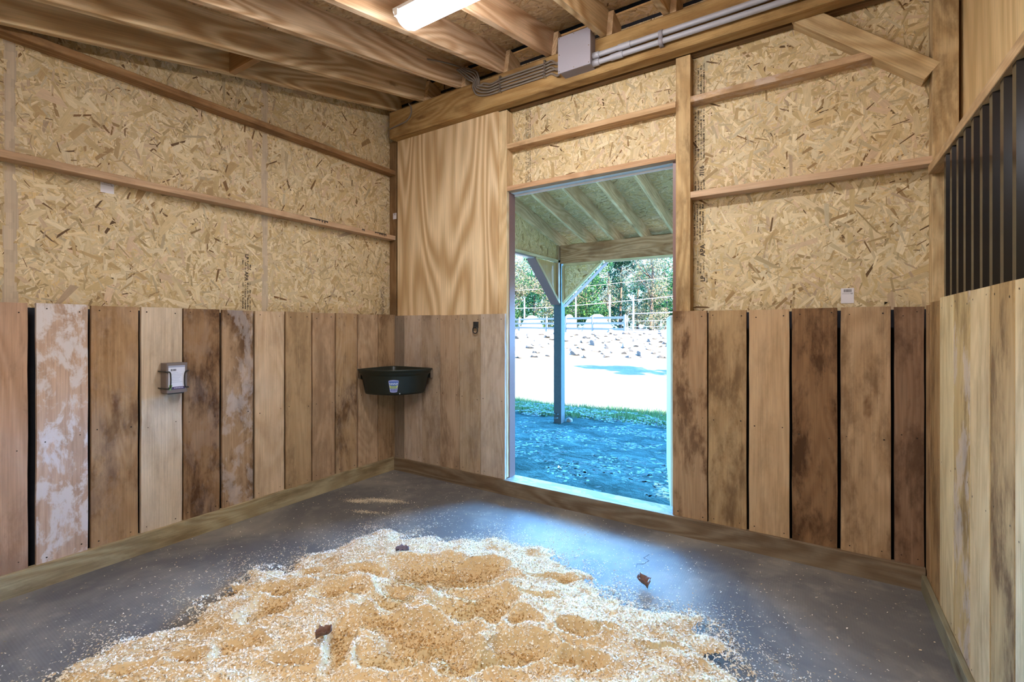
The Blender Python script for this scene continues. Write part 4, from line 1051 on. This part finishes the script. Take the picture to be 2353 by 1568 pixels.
tree('bright green tree right of the porch post', 1350, 50, 11, 2.8, 0, 4)
tree('dark evergreen right of the doorway centre', 1425, 54, 10, 3.2, 2, 5)
tree('pale autumn tree at the right of the doorway view', 1495, 48, 12, 2.9, 1, 6)
tree('green tree at the right edge of the doorway view', 1560, 50, 10, 2.9, 0, 7)
for k, (px, lab) in enumerate(((1140, 'tall background tree at the far left'), (1195, 'tall background tree left of the post, second row'), (1260, 'tall background tree behind the post, second row'), (1325, 'tall background tree right of the post, second row'), (1395, 'tall background tree at centre, second row'), (1465, 'tall background tree right of centre, second row'), (1530, 'tall background tree near the right jamb, second row'), (1600, 'tall background tree hidden at the far right'))):
    tree(lab, px, 64+3*(k % 3), 13+(k*5) % 4, 3.8, (1, 0, 2, 1, 1, 0, 1, 2)[k], 20+k)
t_ = P2(1760, 17.5)
tree('yard tree right of the doorway casting streaky shade on the ground', 1745, 12.3, 7.4, 1.6, 0, 40)
# far hillside of brush behind everything
m = MB(); 
for k in range(150):
    px = rk.uniform(1050, 1680); dep = rk.uniform(76, 84); p = P2(px, dep)
    leafcloud(m, p[0], p[1], fz(p)+rk.uniform(.5, 9), rk.uniform(1.6, 2.6), 70, rg, PALS[k % 3], .7)
tag(m.build('distant_woods', LEAFM), 'distant band of mixed woods closing the view behind the trees', 'woods', kind='stuff')

# ================================================================== light, world, camera
w = bpy.data.worlds.new('sky'); SC.world = w; w.use_nodes = True; nt = w.node_tree; bg = nt.nodes['Background']
def wn(t, **k):
    o = nt.nodes.new(t)
    for a, b in k.items(): setattr(o, a, b)
    return o
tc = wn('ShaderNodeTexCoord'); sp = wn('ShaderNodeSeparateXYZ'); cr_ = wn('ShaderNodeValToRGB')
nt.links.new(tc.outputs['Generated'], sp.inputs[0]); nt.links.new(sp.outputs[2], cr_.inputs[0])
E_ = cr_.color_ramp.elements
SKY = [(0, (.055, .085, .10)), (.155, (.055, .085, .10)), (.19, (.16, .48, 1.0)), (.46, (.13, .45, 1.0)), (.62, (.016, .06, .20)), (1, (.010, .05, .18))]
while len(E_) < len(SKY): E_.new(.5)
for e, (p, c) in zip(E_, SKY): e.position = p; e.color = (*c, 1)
# added bright sky band, above the camera's view, to light the shavings
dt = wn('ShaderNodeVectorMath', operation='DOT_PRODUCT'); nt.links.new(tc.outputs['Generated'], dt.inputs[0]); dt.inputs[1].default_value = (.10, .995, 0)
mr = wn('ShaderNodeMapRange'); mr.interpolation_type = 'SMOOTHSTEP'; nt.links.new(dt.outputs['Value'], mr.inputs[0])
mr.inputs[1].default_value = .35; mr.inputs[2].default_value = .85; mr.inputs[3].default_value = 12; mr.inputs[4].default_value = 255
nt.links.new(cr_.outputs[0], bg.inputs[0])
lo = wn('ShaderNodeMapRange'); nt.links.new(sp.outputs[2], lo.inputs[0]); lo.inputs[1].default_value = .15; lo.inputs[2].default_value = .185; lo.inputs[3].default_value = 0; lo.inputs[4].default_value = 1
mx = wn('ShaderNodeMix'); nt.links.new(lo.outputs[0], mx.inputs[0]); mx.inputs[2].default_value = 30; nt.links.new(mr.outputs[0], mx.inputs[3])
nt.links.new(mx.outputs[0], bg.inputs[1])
sn = bpy.data.lights.new('sun', 'SUN'); sn.energy = 64; sn.angle = .009; sn.color = (1, .84, .66)
so = bpy.data.objects.new('sun', sn); COL.objects.link(so)
to_sun = Vector((.62, -.30, .78)); so.rotation_euler = to_sun.to_track_quat('Z', 'Y').to_euler(); so.location = (4, -2, 9)

cam = bpy.data.cameras.new('camera'); co_ = bpy.data.objects.new('camera', cam); COL.objects.link(co_)
cam.sensor_width = 36; cam.sensor_fit = 'HORIZONTAL'; cam.lens = 1079/2353*36; cam.shift_y = -28.75/2353; cam.clip_start = .02; cam.clip_end = 500
co_.location = (0, 0, 1.28); co_.rotation_euler = (math.pi/2, 0, .5717423)
SC.camera = co_
SC.view_settings.view_transform = 'Standard'; SC.view_settings.look = 'None'; SC.view_settings.exposure = 0; SC.view_settings.gamma = 1
SC.view_settings.use_curve_mapping = False
